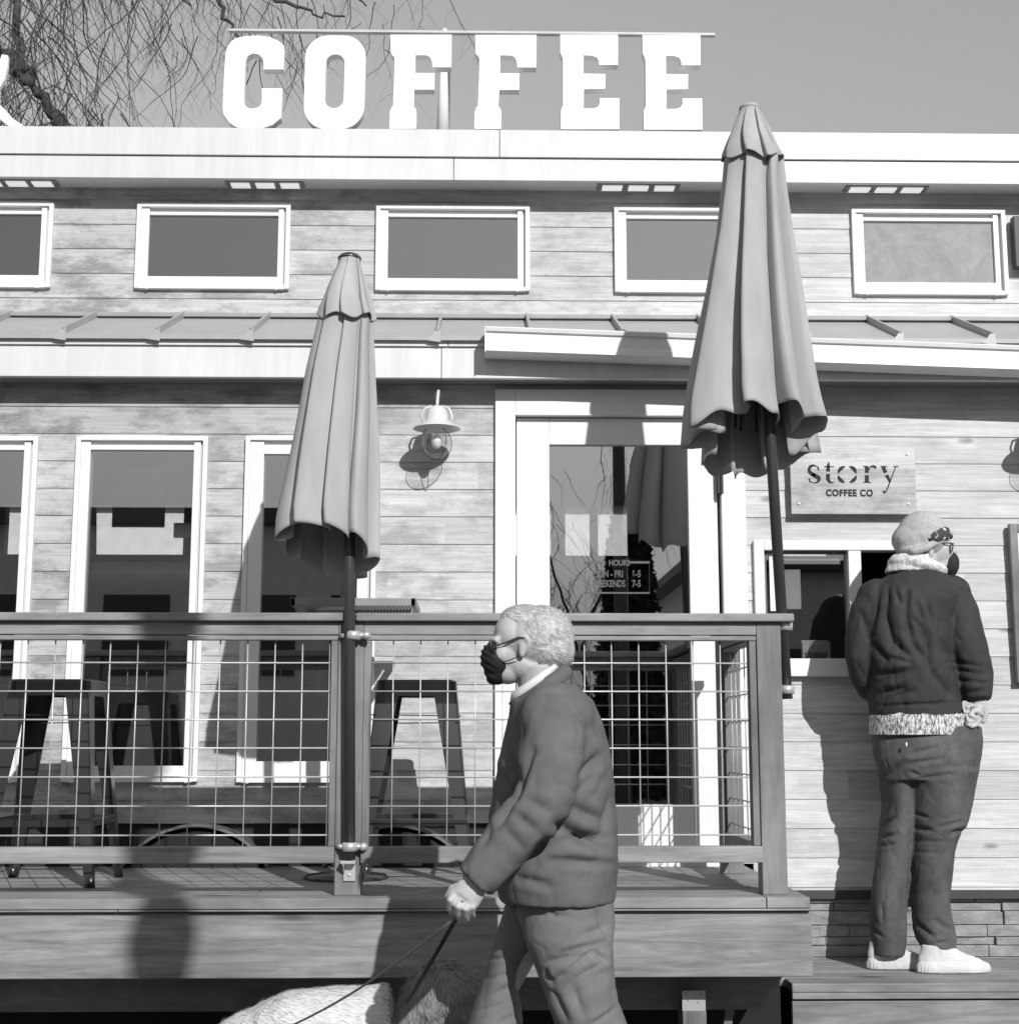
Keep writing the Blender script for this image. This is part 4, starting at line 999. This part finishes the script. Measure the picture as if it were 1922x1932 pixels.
folds1 = [((660, 850), (700, 990), .02, .016), ((620, 930), (660, 1040), .02, .014), ((700, 1000), (600, 1190), .018, .018), ((770, 820), (690, 1050), .014, .016), ((1080, 860), (1000, 960), .018, .026),
          ((1060, 950), (990, 1020), .014, .014), ((880, 1180), (1090, 1290), .022, .022), ((900, 1260), (1110, 1235), .02, .016), ((850, 1350), (1130, 1362), .014, .018), ((560, 1180), (540, 1260), .02, .012),
          ((700, 1430), (860, 1470), .016, .012), ((960, 1100), (1090, 1160), .02, .016), ((940, 640), (1050, 760), .022, .006), ((840, 1250), (770, 1330), .02, .01), ((690, 1130), (780, 1210), .016, .010), ((640, 1200), (720, 1290), .014, .008), ((740, 1060), (850, 1120), .02, .012),
          ((900, 790), (960, 860), .03, .006), ((730, 700), (700, 800), .025, .007), ((1130, 1050), (1100, 1220), .02, .014)]
F1 = []
for a, c, wd, dp in folds1:
    F1.append((a, c, wd, dp))
def uvof(p):
    d = ROT.transposed() @ (p-CAM); return 961+FU*d.x/-d.z, 966-FU*d.y/-d.z
def fold2(u, v, a, c, w_, depth):
    ax, ay = a; bx_, by_ = c; dx, dy = bx_-ax, by_-ay; L2 = dx*dx+dy*dy; t = max(0, min(1, ((u-ax)*dx+(v-ay)*dy)/L2))
    d = math.hypot(u-ax-dx*t, v-ay-dy*t)/w_
    if d > 3: return 0
    k = (math.sin(math.pi*min(1, max(0, t*.86+.07))))**.7
    return depth*k*(-math.exp(-(abs(d)+.04)**1.35*1.7)+.16*math.exp(-(d-1.7)**2*1.6))
def jd(p, n):
    if n.y > .35: return .006*N3(p, (9, 9, 6))
    u, v = uvof(p); x = (u*1.294-900)*1.922; y = (v*1.294-1400)*1.922; d = 0
    for a, c, wd, dp in F1:
        d += fold2(x, y, a, c, wd*1500, dp*1.25)
    return d+.0045*N3(p, (10, 10, 7))+.0022*N3(p, (34, 34, 20), 5)-.0025*max(0, 1-abs(N3(p, (16, 16, 9), 8))*9)
jk = fuse(j, 'jacket', JK1, man, .0085, 4, jd)
# cuff, hem, collars, pocket seam
c_ = MB(); a = pa(548, 1388, 3.90); bq = pa(494, 1452, 3.90); c_.tube([a, bq], [.063, .058], 24, cap=False)

co = MB()
def collar(mb, pts, hh, w0, ry, n=26, lean=.02):
    """band round the neck: pts front-top..back in side view."""
    pass
def ringpath(front, back, Yc, ry, n=36, sag=0):
    o = []
    for k in range(n):
        q = 2*math.pi*k/n; t = (1-math.cos(q))/2
        p = front.lerp(back, t); o.append(Vector((p.x, Yc+ry*math.sin(q), p.z-sag*abs(math.sin(q)))))
    return o
def band(lo, hi): 
    m = MB(); n = len(lo); m.v = list(lo)+list(hi); m.f = [(k, (k+1) % n, (k+1) % n+n, k+n) for k in range(n)]; return m
lo = ringpath(pa(655, 612, YM+.01), pa(965, 470, YM+.01), YM+.01, .098, sag=.012); hi = ringpath(pa(690, 565, YM+.01), pa(930, 415, YM+.01), YM+.01, .080, sag=.006)
cb = band(lo, hi).build('collar', JK1, man, smooth=True); cb.modifiers.new('t', 'SOLIDIFY').thickness = .007
lo = ringpath(pa(662, 600, YM), pa(905, 430, YM), YM, .074, sag=.006); hi = ringpath(pa(668, 560, YM), pa(905, 405, YM), YM, .069, sag=.0)
cb = band(lo, hi).build('shirt_collar', SHIRT, man, smooth=True); cb.modifiers.new('t', 'SOLIDIFY').thickness = .004
# --- trousers
t_ = MB()
tab = [(820, 700, 1560), (900, 720, 1588), (1000, 740, 1592), (1100, 780, 1585), (1200, 812, 1570), (1300, 840, 1572), (1450, 900, 1580), (1600, 960, 1590), (1750, 1010, 1615), (1932, 1075, 1690), (2350, 1150, 1740), (2900, 1350, 1830), (3420, 1520, 1860)]
t_.loft(rings(B1, tab, 4.09, [.15, .15, .14, .125, .11, .105, .10, .095, .09, .088, .08, .07, .065], [.05, .05, .04, .02, 0, 0, 0, 0, 0, 0, 0, 0, 0]), 32)
tab = [(900, 640, 1400), (1050, 600, 1250), (1200, 545, 1020), (1350, 500, 860), (1450, 480, 780), (1600, 430, 745), (1750, 375, 775), (1932, 320, 800), (2300, 300, 760), (2900, 300, 640), (3450, 300, 560)]
t_.loft(rings(B1, tab, 4.30, [.13, .12, .105, .095, .09, .088, .085, .085, .08, .07, .062]), 28)
folds2 = [((1300, 1180), (1520, 1090), 26, .010), ((1000, 1410), (1250, 1340), 20, .010), ((1100, 1330), (1500, 1230), 16, .009), ((1050, 1560), (1200, 1480), 18, .010), ((990, 1480), (1060, 1580), 16, .014), ((1200, 1450), (1390, 1310), 14, .014), ((1400, 1320), (1490, 1385), 22, .016),
          ((1250, 1530), (1480, 1400), 12, .007), ((1400, 1930), (1590, 1800), 14, .012), ((1060, 1650), (1180, 1900), 22, .012), ((1220, 1600), (1330, 1900), 30, .010), ((1430, 960), (1520, 1160), 24, .012), ((1000, 920), (1060, 1000), 16, .010), ((950, 1005), (1190, 1005), 14, .009),
          ((480, 1545), (690, 1500), 12, .006), ((520, 1690), (720, 1600), 16, .006), ((380, 1830), (600, 1770), 12, .005), ((500, 1380), (640, 1360), 12, .008), ((560, 1930), (780, 1850), 14, .005)]
def td(p, n):
    if n.y > .35: return 0
    u, v = uvof(p); x = (u*1.294-1050)*3.512; y = (v*1.294-1950)*3.512; d = 0
    for a, c, wd, dp in folds2: d += fold2(x, y, a, c, wd*1.7, dp*.9)
    if n.y < -.1:
        yy = y+(x-1000)*.27; st_ep = lambda q, e=9: 1/(1+math.exp(-q/e))
        inx = st_ep(x-1020)*st_ep(1540-x)
        d += .008*inx*st_ep(yy-1440)*st_ep(1590-yy)+.004*inx*st_ep(yy-1590)*st_ep(2010-yy)
    return d+.003*N3(p, (14, 14, 8))-.0015*max(0, 1-abs(N3(p, (11, 11, 11), 4))*8)
fuse(t_, 'trousers', TR1, man, .0062, 4, td)
# cargo pocket on the near thigh
for (cx, cy, yy) in ((1700, 3520, 4.06), (360, 3560, 4.30)):
    s_ = MB(); p = pb(cx, cy, yy); s_.loft([(p.x-.05, yy, .022, .15, .052), (p.x-.05, yy, .06, .148, .05), (p.x+.0, yy, .10, .085, .045), (p.x+.03, yy, .14, .055, .042)], 20)
    s_.build('shoe', cloth('shoe_leather', .06), man, smooth=True)
# --- mask, glasses
mk = MB(); mk.ell(hp(600, 410), (.046, .058, .056), 24, 16, Matrix.Rotation(math.radians(-18), 3, 'Y')); mk.ell(hp(558, 375), (.018, .020, .026), 16, 10); mk.ell(hp(600, 475), (.034, .042, .03), 18, 12)
mko = fuse(mk, 'face_mask', MASKM, man, .005, 4, lambda p, n: .0022*math.sin(p.z*330+p.x*220)*max(0, min(1, -n.x*2)))
for sgn in (-1, 1): MB().tube([hp(622, 425, sgn*.052), hp(660, 412, sgn*.064), hp(702, 396, sgn*.072)], .0016, 6).build('ear_loop', MASKM, man)
gm = MB()
for sgn in (-1, 1):
    gm.tube([hp(590, 338, sgn*.052), hp(600, 345, sgn*.058), hp(640, 332, sgn*.066), hp(700, 308, sgn*.074), hp(730, 312, sgn*.076)], .0026, 8)
    ce = hp(578, 352, sgn*.032)
    gm.tube([ce+Vector((.004*math.sin(q)*0-.0, .024*math.cos(q), .019*math.sin(q))) for q in [math.pi*k/12 for k in range(25)]], .002, 6)
gm.tube([hp(572, 345, -.010), hp(568, 342, 0), hp(572, 345, .010)], .002, 6)
gm.build('glasses', DK, man, smooth=True)
LZ = plain('dark_lens', .01, .08, .8, var=0, bump=0); lz = MB()
for sgn in (-1, 1):
    ce = hp(578, 352, sgn*.032); lz.ell(ce+Vector((.002, 0, -.004)), (.008, .029, .025), 20, 10)
lz.build('lens', LZ, man)
# --- hair: a close shell and short strands
HAIRM = NT('grey_hair'); _h = HAIRM.noise(30, (.7, 1, 1.8), 6, .75, .6); HAIRM.set(.55, .4, 0, HAIRM.rng(_h, .36, .62, .26, .76))
hr = MB(); hr.ell(hp(800, 292), (.100, .0795, .088), 28, 18); hr.ell(hp(850, 350), (.070, .073, .070), 20, 14); hr.ell(hp(730, 215), (.070, .060, .042), 20, 12)
def hd(p, n): return .0015*N3(p, (70, 70, 70))+.002*N3(p, (22, 22, 22), 2)
hair = fuse(hr, 'hair', HAIRM.m, man, .006, 3, hd)
def strands(name, srcs, cnt, length, lay, mat, parent, keep, seed, wid=.0011, jit=.35, lift=.14):
    rnd = random.Random(seed); off = wloc(parent); m = MB()
    for o, c in zip(srcs, cnt):
        polys = o.data.polygons; n = len(polys)
        for i in range(c):
            pl = polys[rnd.randrange(n)]; p = o.data.vertices[pl.vertices[0]].co+off; nn = pl.normal
            if not keep(p, nn, rnd): continue
            l_ = lay(p, nn); l_ = l_-nn*l_.dot(nn); d = (l_*1.0+nn*lift+Vector((rnd.gauss(0, jit), rnd.gauss(0, jit), rnd.gauss(0, jit)))*.6); d = d-nn*min(0, d.dot(nn))
            d = d.normalized(); L = length*rnd.uniform(.6, 1.3); s = d.cross(nn)
            s = s.normalized()*wid if s.length > 1e-5 else Vector((wid, 0, 0))
            a = p; q1 = p+d*L*.5+nn*L*.06; q2 = p+d*L
            k = len(m.v); m.v += [a-s, a+s, q1-s*.8, q1+s*.8, q2]; m.f += [(k, k+1, k+3, k+2), (k+2, k+3, k+4)]
    return m.build(name, mat, parent, fix=False)
HS = []
for i_, g_ in enumerate((.42, .62, .80)): HS.append(plain('hair_strand_%d' % i_ if False else 'hair_strand', g_, .5, .4, bump=0, var=.1))
def lay_h(p, n): 
    return Vector((.8, .0, -.55)) if p.x > hc.x-.03 else Vector((.85, 0, -.05))
def keep_h(p, n, r):
    return not (p.x < hp(700, 0).x and p.z < hp(0, 260).z and True)
st_ = strands('hair_strands', [hair], [16000], .015, lay_h, HS[1], hair, keep_h, 5, wid=.0006, jit=.08, lift=.03)
st_.location = (0, 0, 0)
for mm in (HS[0], HS[2]): st_.data.materials.append(mm)
rr_ = random.Random(2)
for i in range(0, len(st_.data.polygons)-1, 2):
    k = rr_.choice((0, 1, 1, 2)); st_.data.polygons[i].material_index = k; st_.data.polygons[i+1].material_index = k
# sideburns and brows come with the shell; ring on the finger
MB().tube([pb(262, 870, Yh-.022), pb(285, 880, Yh-.025), pb(300, 868, Yh-.022)], .0016, 6).build('ring', CH, man)
# ---------------------------------------------------------------- second man
Y2 = 6.17
q_ = crop(2000, 1200, 3.22); r_ = crop(2000, 1750, 2.577)
def pp(x, y, Y=Y2): return P(*q_(x, y), Y)
def pq(x, y, Y=Y2): return P(*r_(x, y), Y)
m2 = thing('person', 'standing man seen from behind in a beanie, dark bomber jacket, dark jeans and white shoes', 'person', (P(1740, 1820, Y2).x, Y2, ztw))
b = MB()
b.ell(pp(820, 350), (.098, .085, .10), 24, 16); b.ell(pp(925, 470, Y2+.01), (.068, .066, .075), 22, 14); b.ell(pp(950, 560, Y2+.01), (.052, .052, .05), 18, 12); b.ell(pp(1052, 470, Y2+.012), (.016, .013, .02), 12, 8)
b.ell(pp(876, 470, Y2-.068), (.013, .010, .028), 12, 8); b.tube([pp(820, 480), pp(780, 600), pp(740, 720)], [.062, .062, .07], 18)
b.ell(pp(1010, 455, Y2-.02), (.013, .016, .010), 10, 8)
b.tube([pp(740, 720), pp(740, 1100), pp(760, 1600), pq(660, 150)], [.13, .15, .14, .13], 18)
b.tube([pp(430, 800), pp(330, 1150, Y2), pp(345, 1480, Y2+.06)], [.06, .05, .035], 12)
b.tube([pp(1010, 820), pp(1170, 1150, Y2-.01), pp(1250, 1400, Y2-.03), pp(1262, 1640, Y2-.06)], [.06, .05, .04, .03], 12)
b.tube([pq(500, 200), pq(475, 800, Y2+.03), pq(440, 1450, Y2+.03)], [.06, .04, .03], 12); b.tube([pq(780, 200), pq(720, 800), pq(720, 1450)], [.08, .055, .035], 12)
Yh2 = Y2-.10
b.tube([pp(1268, 1630, Yh2+.02), pp(1262, 1690, Yh2), pp(1235, 1750, Yh2-.005)], [.028, .032, .034], 14, sq=.6)
for pts, r in (([(1235, 1690), (1190, 1680), (1160, 1700)], .0095), ([(1240, 1720), (1195, 1740), (1178, 1760), (1215, 1775)], .0098), ([(1250, 1770), (1215, 1800), (1190, 1810), (1170, 1805)], .0098), ([(1262, 1790), (1235, 1835), (1195, 1850), (1172, 1835)], .009), ([(1290, 1690), (1310, 1750), (1290, 1810)], .0105)):
    b.tube([pp(x, y, Yh2-.012-.004*i) for i, (x, y) in enumerate(pts)], r, 10); b.ell(pp(pts[-1][0], pts[-1][1], Yh2-.012-.004*(len(pts)-1)), (r, r, r), 8, 6)
fuse(b, 'body', SKIN, m2, .0042, 3)
j = MB()
tab = [(600, 600, 900), (640, 560, 975), (700, 480, 1040), (760, 415, 1080), (820, 375, 1105), (900, 345, 1090), (1000, 335, 1050), (1200, 350, 1030), (1400, 368, 1045), (1550, 385, 1075), (1650, 395, 1095), (1700, 402, 1105), (1770, 405, 1130)]
j.loft(rings(q_, tab, Y2, [.07, .10, .14, .155, .165, .17, .175, .18, .185, .18, .172, .165, .165]), 36, pw=.93)
j.tube([pp(445, 820), pp(370, 950), pp(330, 1120), pp(315, 1300), pp(340, 1460, Y2+.03), pp(400, 1580, Y2+.08)], [.075, .073, .068, .062, .056, .05], 18)
j.ell(pp(1015, 810), (.095, .10, .085), 20, 12); j.ell(pp(452, 835), (.085, .09, .08), 20, 12)
j.tube([pp(1010, 790), pp(1080, 960, Y2-.02), pp(1130, 1130, Y2-.04), pp(1180, 1300, Y2-.05), pp(1225, 1450, Y2-.06), pp(1240, 1560, Y2-.08), pp(1255, 1640, Y2-.09)], [.088, .092, .090, .084, .076, .066, .055], 20)
fj = [((540, 760), (510, 980), 30, .022), ((515, 960), (570, 1180), 34, .026), ((560, 1180), (730, 1310), 30, .022), ((690, 780), (680, 960), 18, .018), ((680, 960), (720, 1160), 22, .020), ((720, 1180), (860, 1350), 22, .020),
      ((470, 730), (420, 1080), 22, .016), ((600, 780), (650, 900), 16, .012), ((760, 870), (830, 1040), 16, .015), ((730, 1000), (810, 1070), 14, .012), ((440, 1220), (540, 1340), 22, .018), ((560, 1310), (720, 1345), 16, .018),
      ((480, 1500), (720, 1390), 24, .022), ((470, 1590), (680, 1540), 22, .018), ((740, 1570), (500, 1640), 20, .014), ((860, 1100), (860, 1400), 26, .022), ((870, 1400), (1060, 1620), 28, .022), ((850, 860), (880, 1050), 18, .016),
      ((1020, 1340), (1280, 1380), 18, .016), ((1050, 1400), (1300, 1440), 20, .018), ((1160, 1590), (1300, 1560), 16, .012), ((960, 1180), (1080, 1340), 26, .016), ((400, 1440), (620, 1420), 20, .014), ((1090, 1480), (1320, 1510), 16, .012), ((340, 960), (380, 1150), 20, .012), ((780, 1000), (850, 1240), 22, .016), ((410, 1690), (1100, 1660), 10, .009)]
def jd2(p, n):
    if n.y > .5: return 0
    u, v = uvof(p); x = (u*1.294-2000)*3.22; y = (v*1.294-1200)*3.22; d = 0
    for a, c, wd, dp in fj: d += fold2(x, y, a, c, wd*1.5, dp*.95)
    return d+.004*N3(p, (13, 13, 8), 3)+.002*N3(p, (32, 32, 20), 1)-.0035*max(0, 1-abs(N3(p, (15, 15, 8), 8))*8)
fuse(j, 'jacket', JK2, m2, .0075, 2, jd2)
# pale knitted under-layer showing below the jacket
KN = NT('marled_knit'); _k = KN.noise(130, (1, 1, .35), 3, .8); KN.bump(_k, .5, .003); KN.set(.9, .1, 0, KN.rng(_k, .42, .58, .10, .72))
tab = [(1740, 410, 1120), (1775, 402, 1138), (1850, 400, 1140), (1915, 402, 1138)]
MB().loft(rings(q_, tab, Y2, [.16, .166, .168, .168]), 40, pw=.93).build('shirt_hem', KN.m, m2, smooth=False, bevel=.003)
t_ = MB()
tab = [(60, 325, 1015), (150, 330, 1022), (260, 345, 1010), (330, 370, 1000), (400, 385, 985)]
t_.loft(rings(r_, tab, Y2, [.15, .16, .16, .15, .14]), 32)
tab = [(330, 372, 620), (450, 393, 580), (560, 402, 575), (700, 385, 575), (850, 362, 568), (1000, 342, 560), (1150, 328, 552), (1250, 320, 545), (1350, 326, 545), (1430, 334, 542), (1500, 340, 530)]
t_.loft(rings(r_, tab, Y2+.03, [.12, .115, .11, .105, .095, .09, .085, .082, .08, .078, .075]), 28)
tab = [(330, 545, 998), (450, 562, 975), (560, 572, 955), (680, 582, 925), (760, 586, 868), (850, 580, 845), (1000, 580, 832), (1150, 580, 815), (1250, 584, 830), (1330, 592, 848), (1400, 610, 856), (1450, 640, 852), (1495, 700, 830)]
t_.loft(rings(r_, tab, Y2-.02, [.14, .135, .13, .12, .11, .10, .09, .085, .085, .085, .082, .075, .06]), 28)
ft = [((390, 400), (540, 280), 24, .016), ((560, 240), (740, 190), 16, .013), ((560, 300), (800, 260), 16, .012), ((600, 400), (840, 360), 16, .012), ((560, 350), (640, 370), 14, .012), ((380, 700), (480, 620), 14, .014), ((370, 760), (490, 740), 14, .014), ((360, 820), (480, 800), 12, .010),
      ((600, 610), (690, 640), 14, .012), ((600, 700), (720, 720), 18, .016), ((740, 700), (900, 660), 14, .012), ((830, 740), (900, 720), 18, .02), ((600, 780), (800, 790), 12, .009), ((590, 850), (760, 860), 10, .007), ((600, 1300), (720, 1390), 20, .016), ((720, 1280), (840, 1350), 16, .012), ((330, 1340), (400, 1390), 14, .012), ((720, 1430), (800, 1420), 16, .012), ((390, 1180), (400, 1300), 16, .008)]
def td2(p, n):
    if n.y > .5: return 0
    u, v = uvof(p); x = (u*1.294-2000)*2.577; y = (v*1.294-1750)*2.577; d = 0
    for a, c, wd, dp in ft: d += fold2(x, y, a, c, wd, dp*.85)
    return d+.003*N3(p, (14, 14, 8), 3)-.002*max(0, 1-abs(N3(p, (12, 12, 12), 4))*8)
fuse(t_, 'jeans', TR2, m2, .0072, 2, td2)
SH = cloth('white_knit_shoe', .60, .8, 160, .6)
def shoe(cx, yfoot, Yc, ln, name='shoe'):
    m = MB(); p = pq(cx, yfoot, Yc); z = ztw
    # outline heel (left) to toe (right)
    m.loft([(p.x, Yc, z+.002, ln*.5, .044), (p.x, Yc, z+.022, ln*.505, .047), (p.x-.002, Yc, z+.040, ln*.48, .043)], 30, pw=.85)
    m.loft([(p.x-.0, Yc, z+.036, ln*.47, .041), (p.x-.022, Yc, z+.060, ln*.40, .037), (p.x-.045, Yc, z+.078, ln*.30, .034), (p.x-.062, Yc, z+.10, ln*.22, .033), (p.x-.074, Yc, z+.112, ln*.17, .031)], 28)
    o = fuse(m, name, SH, m2, .005, 3, lambda p_, n: .0015*math.sin(p_.x*520) if p_.z < z+.03 else .0008*math.sin(p_.z*500))
    return o
pR = pq(842, 1560, Y2-.06); shoe(842, 1560, Y2-.06, .305); shoe(500, 1540, Y2+.04, .27)
BN = NT('beanie_knit'); _b1 = BN.noise(90, (1, 1, .5), 4, .7); BN.bump(_b1, .7, .004); BN.set(.95, .05, 0, BN.rng(_b1, .3, .7, .34, .50)); BN = BN.m
bn = MB(); bn.ell(pp(812, 345, Y2), (.108, .095, .108), 30, 20); bn.ell(pp(735, 385, Y2), (.090, .086, .082), 20, 14); bn.tube([pp(640, 455, Y2-.03), pp(735, 470, Y2-.085), pp(850, 440, Y2-.092), pp(960, 370, Y2-.07)], [.014, .016, .017, .014], 12)
def bd_(p, n): return .003*N3(p, (22, 22, 22))+.0005*math.sin(p.x*700)
bn_ = fuse(bn, 'beanie', BN, m2, .006, 8, bd_)
# patterned band of the beanie, towards the face
PT = NT('band_pattern'); _v = PT.n('TexVoronoi'); _v.inputs['Scale'].default_value = 45; PT.l(PT.coords((1, 1, 1)), _v.inputs['Vector']); PT.set(.8, .2, 0, PT.rng(_v.outputs['Distance'], .25, .42, .75, .06))
bp = MB(); bp.tube([pp(862, 392, Y2-.082), pp(905, 362, Y2-.086), pp(960, 332, Y2-.074), pp(1005, 325, Y2-.055), pp(1030, 345, Y2-.02)], [.022, .026, .028, .026, .018], 14, sq=.6); bp.build('beanie_band', PT.m, m2, smooth=True)
FL = NT('fleece_lining'); _l = FL.noise(70, (1, 1, 1), 5, .7); FL.bump(_l, .8, .006); FL.set(.95, .05, 0, FL.rng(_l, .35, .6, .42, .78))
fc = MB(); fc.tube(ringpath(pp(955, 640, Y2), pp(585, 560, Y2), Y2+.0, .088, 30, sag=-.01)+[ringpath(pp(955, 640, Y2), pp(585, 560, Y2), Y2, .088, 30, sag=-.01)[0]], .026, 12)
fc.loft([(pp(720, 630).x, Y2, pp(720, 640).z, .115, .10), (pp(725, 560).x, Y2, pp(720, 560).z, .100, .09), (pp(735, 500).x, Y2, pp(720, 495).z, .085, .08)], 28)
fuse(fc, 'fleece_collar', FL.m, m2, .006, 4, lambda p, n: .004*N3(p, (40, 40, 40)))
mk = MB(); mk.ell(pp(1022, 580, Y2+.005), (.040, .052, .060), 22, 14, Matrix.Rotation(math.radians(12), 3, 'Y')); mk.ell(pp(1060, 555, Y2+.005), (.022, .022, .034), 14, 10)
fuse(mk, 'face_mask', cloth('patterned_mask', .03, .8, 200), m2, .005, 3)
gm = MB()
gm.tube([pp(900, 425, Y2-.075), pp(960, 405, Y2-.07), pp(1035, 405, Y2-.058), pp(1048, 415, Y2-.05)], .003, 8)
gm.tube([pp(1042, 405, Y2-.055), pp(1050, 430, Y2-.055), pp(1040, 470, Y2-.05), pp(1030, 490, Y2-.045), pp(1026, 450, Y2-.05), pp(1036, 408, Y2-.055)], .0028, 8)
gm.tube([pp(1046, 410, Y2-.05), pp(1056, 412, Y2), pp(1046, 410, Y2+.06)], .003, 8)
gm.build('glasses', DK, m2, smooth=True)
MB().box(pq(738, 270, Y2-.15).x if False else pq(545, 165, Y2-.17).x, pq(545, 165, Y2-.17).x+.005, Y2-.168, Y2-.160, pq(545, 185, Y2-.17).z, pq(545, 162, Y2-.17).z).build('pocket_tag', WHITE, m2)
# ---------------------------------------------------------------- dog
YD = 4.72
E = crop(500, 2000, 1.747)
def pd(x, y, Y=YD): return P(*E(x, y+(62 if x < 840 and y > 800 else 28)), Y)
dog = thing('dog', 'white fluffy dog with a curled bushy tail walking beside the grey-haired man', 'dog', (pd(450, 900).x, YD, .02))
FUR = NT('white_fur'); _u = FUR.noise(45, (1, 1, 2), 6, .7); FUR.bump(_u, .7, .006); FUR.set(.85, .15, 0, FUR.rng(_u, .3, .7, .50, .74))
FURT = cloth('tail_fur', .28, .9)
b = MB()
b.tube([pd(800, 850), pd(690, 868), pd(520, 880), pd(380, 900), pd(270, 930)], [.15, .155, .16, .165, .15], 24)
b.tube([pd(830, 880), pd(820, 960)], [.13, .12], 20)
b.tube([pd(300, 910), pd(190, 925), pd(100, 945)], [.14, .12, .10], 20)            # neck, lowered
b.ell(pd(60, 950), (.10, .085, .085), 22, 14); b.tube([pd(60, 990), pd(-30, 1040), pd(-70, 1060)], [.06, .045, .032], 16)   # head, muzzle
for sy in (-1, 1): b.tube([pd(100, 930, YD+sy*.07), pd(125, 975, YD+sy*.095), pd(120, 1040, YD+sy*.10)], [.02, .034, .018], 12, sq=.5)
z0 = .02
def leg(pts, rs): b.tube(pts, rs, 14)
hx, fx = pd(800, 900).x, pd(300, 900).x
for sy, o in ((-1, .06), (1, -.08)):
    leg([Vector((hx, YD+sy*.09, .46)), Vector((hx-.06+o, YD+sy*.09, .34)), Vector((hx+.06+o, YD+sy*.09, .20)), Vector((hx+.03+o, YD+sy*.09, .05)), Vector((hx-.03+o, YD+sy*.09, .035))], [.10, .075, .04, .032, .034])
    leg([Vector((fx, YD+sy*.08, .46)), Vector((fx+.02-o, YD+sy*.08, .30)), Vector((fx-o, YD+sy*.08, .16)), Vector((fx-o, YD+sy*.08, .05)), Vector((fx-.05-o, YD+sy*.08, .035))], [.085, .055, .04, .032, .034])
dd = lambda p, n: .008*N3(p, (9, 9, 12))+.003*N3(p, (30, 30, 30), 2)
db = fuse(b, 'body', FUR.m, dog, .011, 5, dd)
strands('coat', [db], [30000], .022, lambda p, n: Vector((.8, 0, -.45)), plain('fur_strand', .66, .8, .1, bump=0, var=.12), dog, lambda p, n, r: True, 3, wid=.0012, jit=.12, lift=.05)
tl = MB(); tl.tube([pd(860, 850, YD), pd(930, 740, YD), pd(1010, 700, YD), pd(1060, 720, YD), pd(1050, 790, YD)], [.05, .075, .10, .115, .10], 20); tl.ell(pd(1035, 740, YD), (.125, .10, .115), 24, 16)
tlo = fuse(tl, 'tail', FURT, dog, .009, 4, lambda p, n: .008*N3(p, (18, 18, 18))+.004*N3(p, (45, 45, 45)))
strands('tail_fur', [tlo], [12000], .026, lambda p, n: Vector((.3, 0, -.8)), plain('tail_strand', .30, .85, .1, bump=0, var=.15), tlo, lambda p, n, r: True, 6, wid=.0012, jit=.25, lift=.06)
cl_ = MB(); cp = ringpath(pd(150, 1010), pd(215, 880), YD, .125, 30); cl_.tube(cp+[cp[0]], .010, 8); cl_.build('collar', DK, dog)
hs = MB(); cp = ringpath(pd(505, 1100), pd(520, 765), YD, .170, 30); hs.tube(cp+[cp[0]], .009, 8, sq=.5); hs.build('harness_strap', MASKM, dog)
MB().ell(pd(-92, 1062), (.018, .02, .015), 12, 8).build('nose', MASKM, dog)
# leashes
lh = pb(235, 1010, Yh+.012)
ls = MB(); a = lh; c = pd(235, 880, YD); pts = [a.lerp(c, k/14)-Vector((0, 0, .03*math.sin(math.pi*k/14))) for k in range(15)]
ls.tube(pts, .0033, 8); tag(ls.build('leash', plain('leash_cord', .12, .6), smooth=True), 'long thin leash running from the walking man\'s hand down to the dog\'s neck', 'leash')
ls = MB(); c = pb(-205, 1760, 4.5); 
ls.tube([lh+Vector((0, .002, 0)), lh.lerp(c, .35)+Vector((-.006, 0, -.012)), lh.lerp(c, .7)+Vector((-.006, 0, -.012)), c], .0055, 8, sq=.35, side=(0, 1, 0)); ls.tube([pb(300, 880, Yh+.03), pb(240, 960, Yh+.024), lh], .006, 8)
tag(ls.build('leash_strap', MASKM), 'short wide black strap hanging from the walking man\'s hand', 'strap')
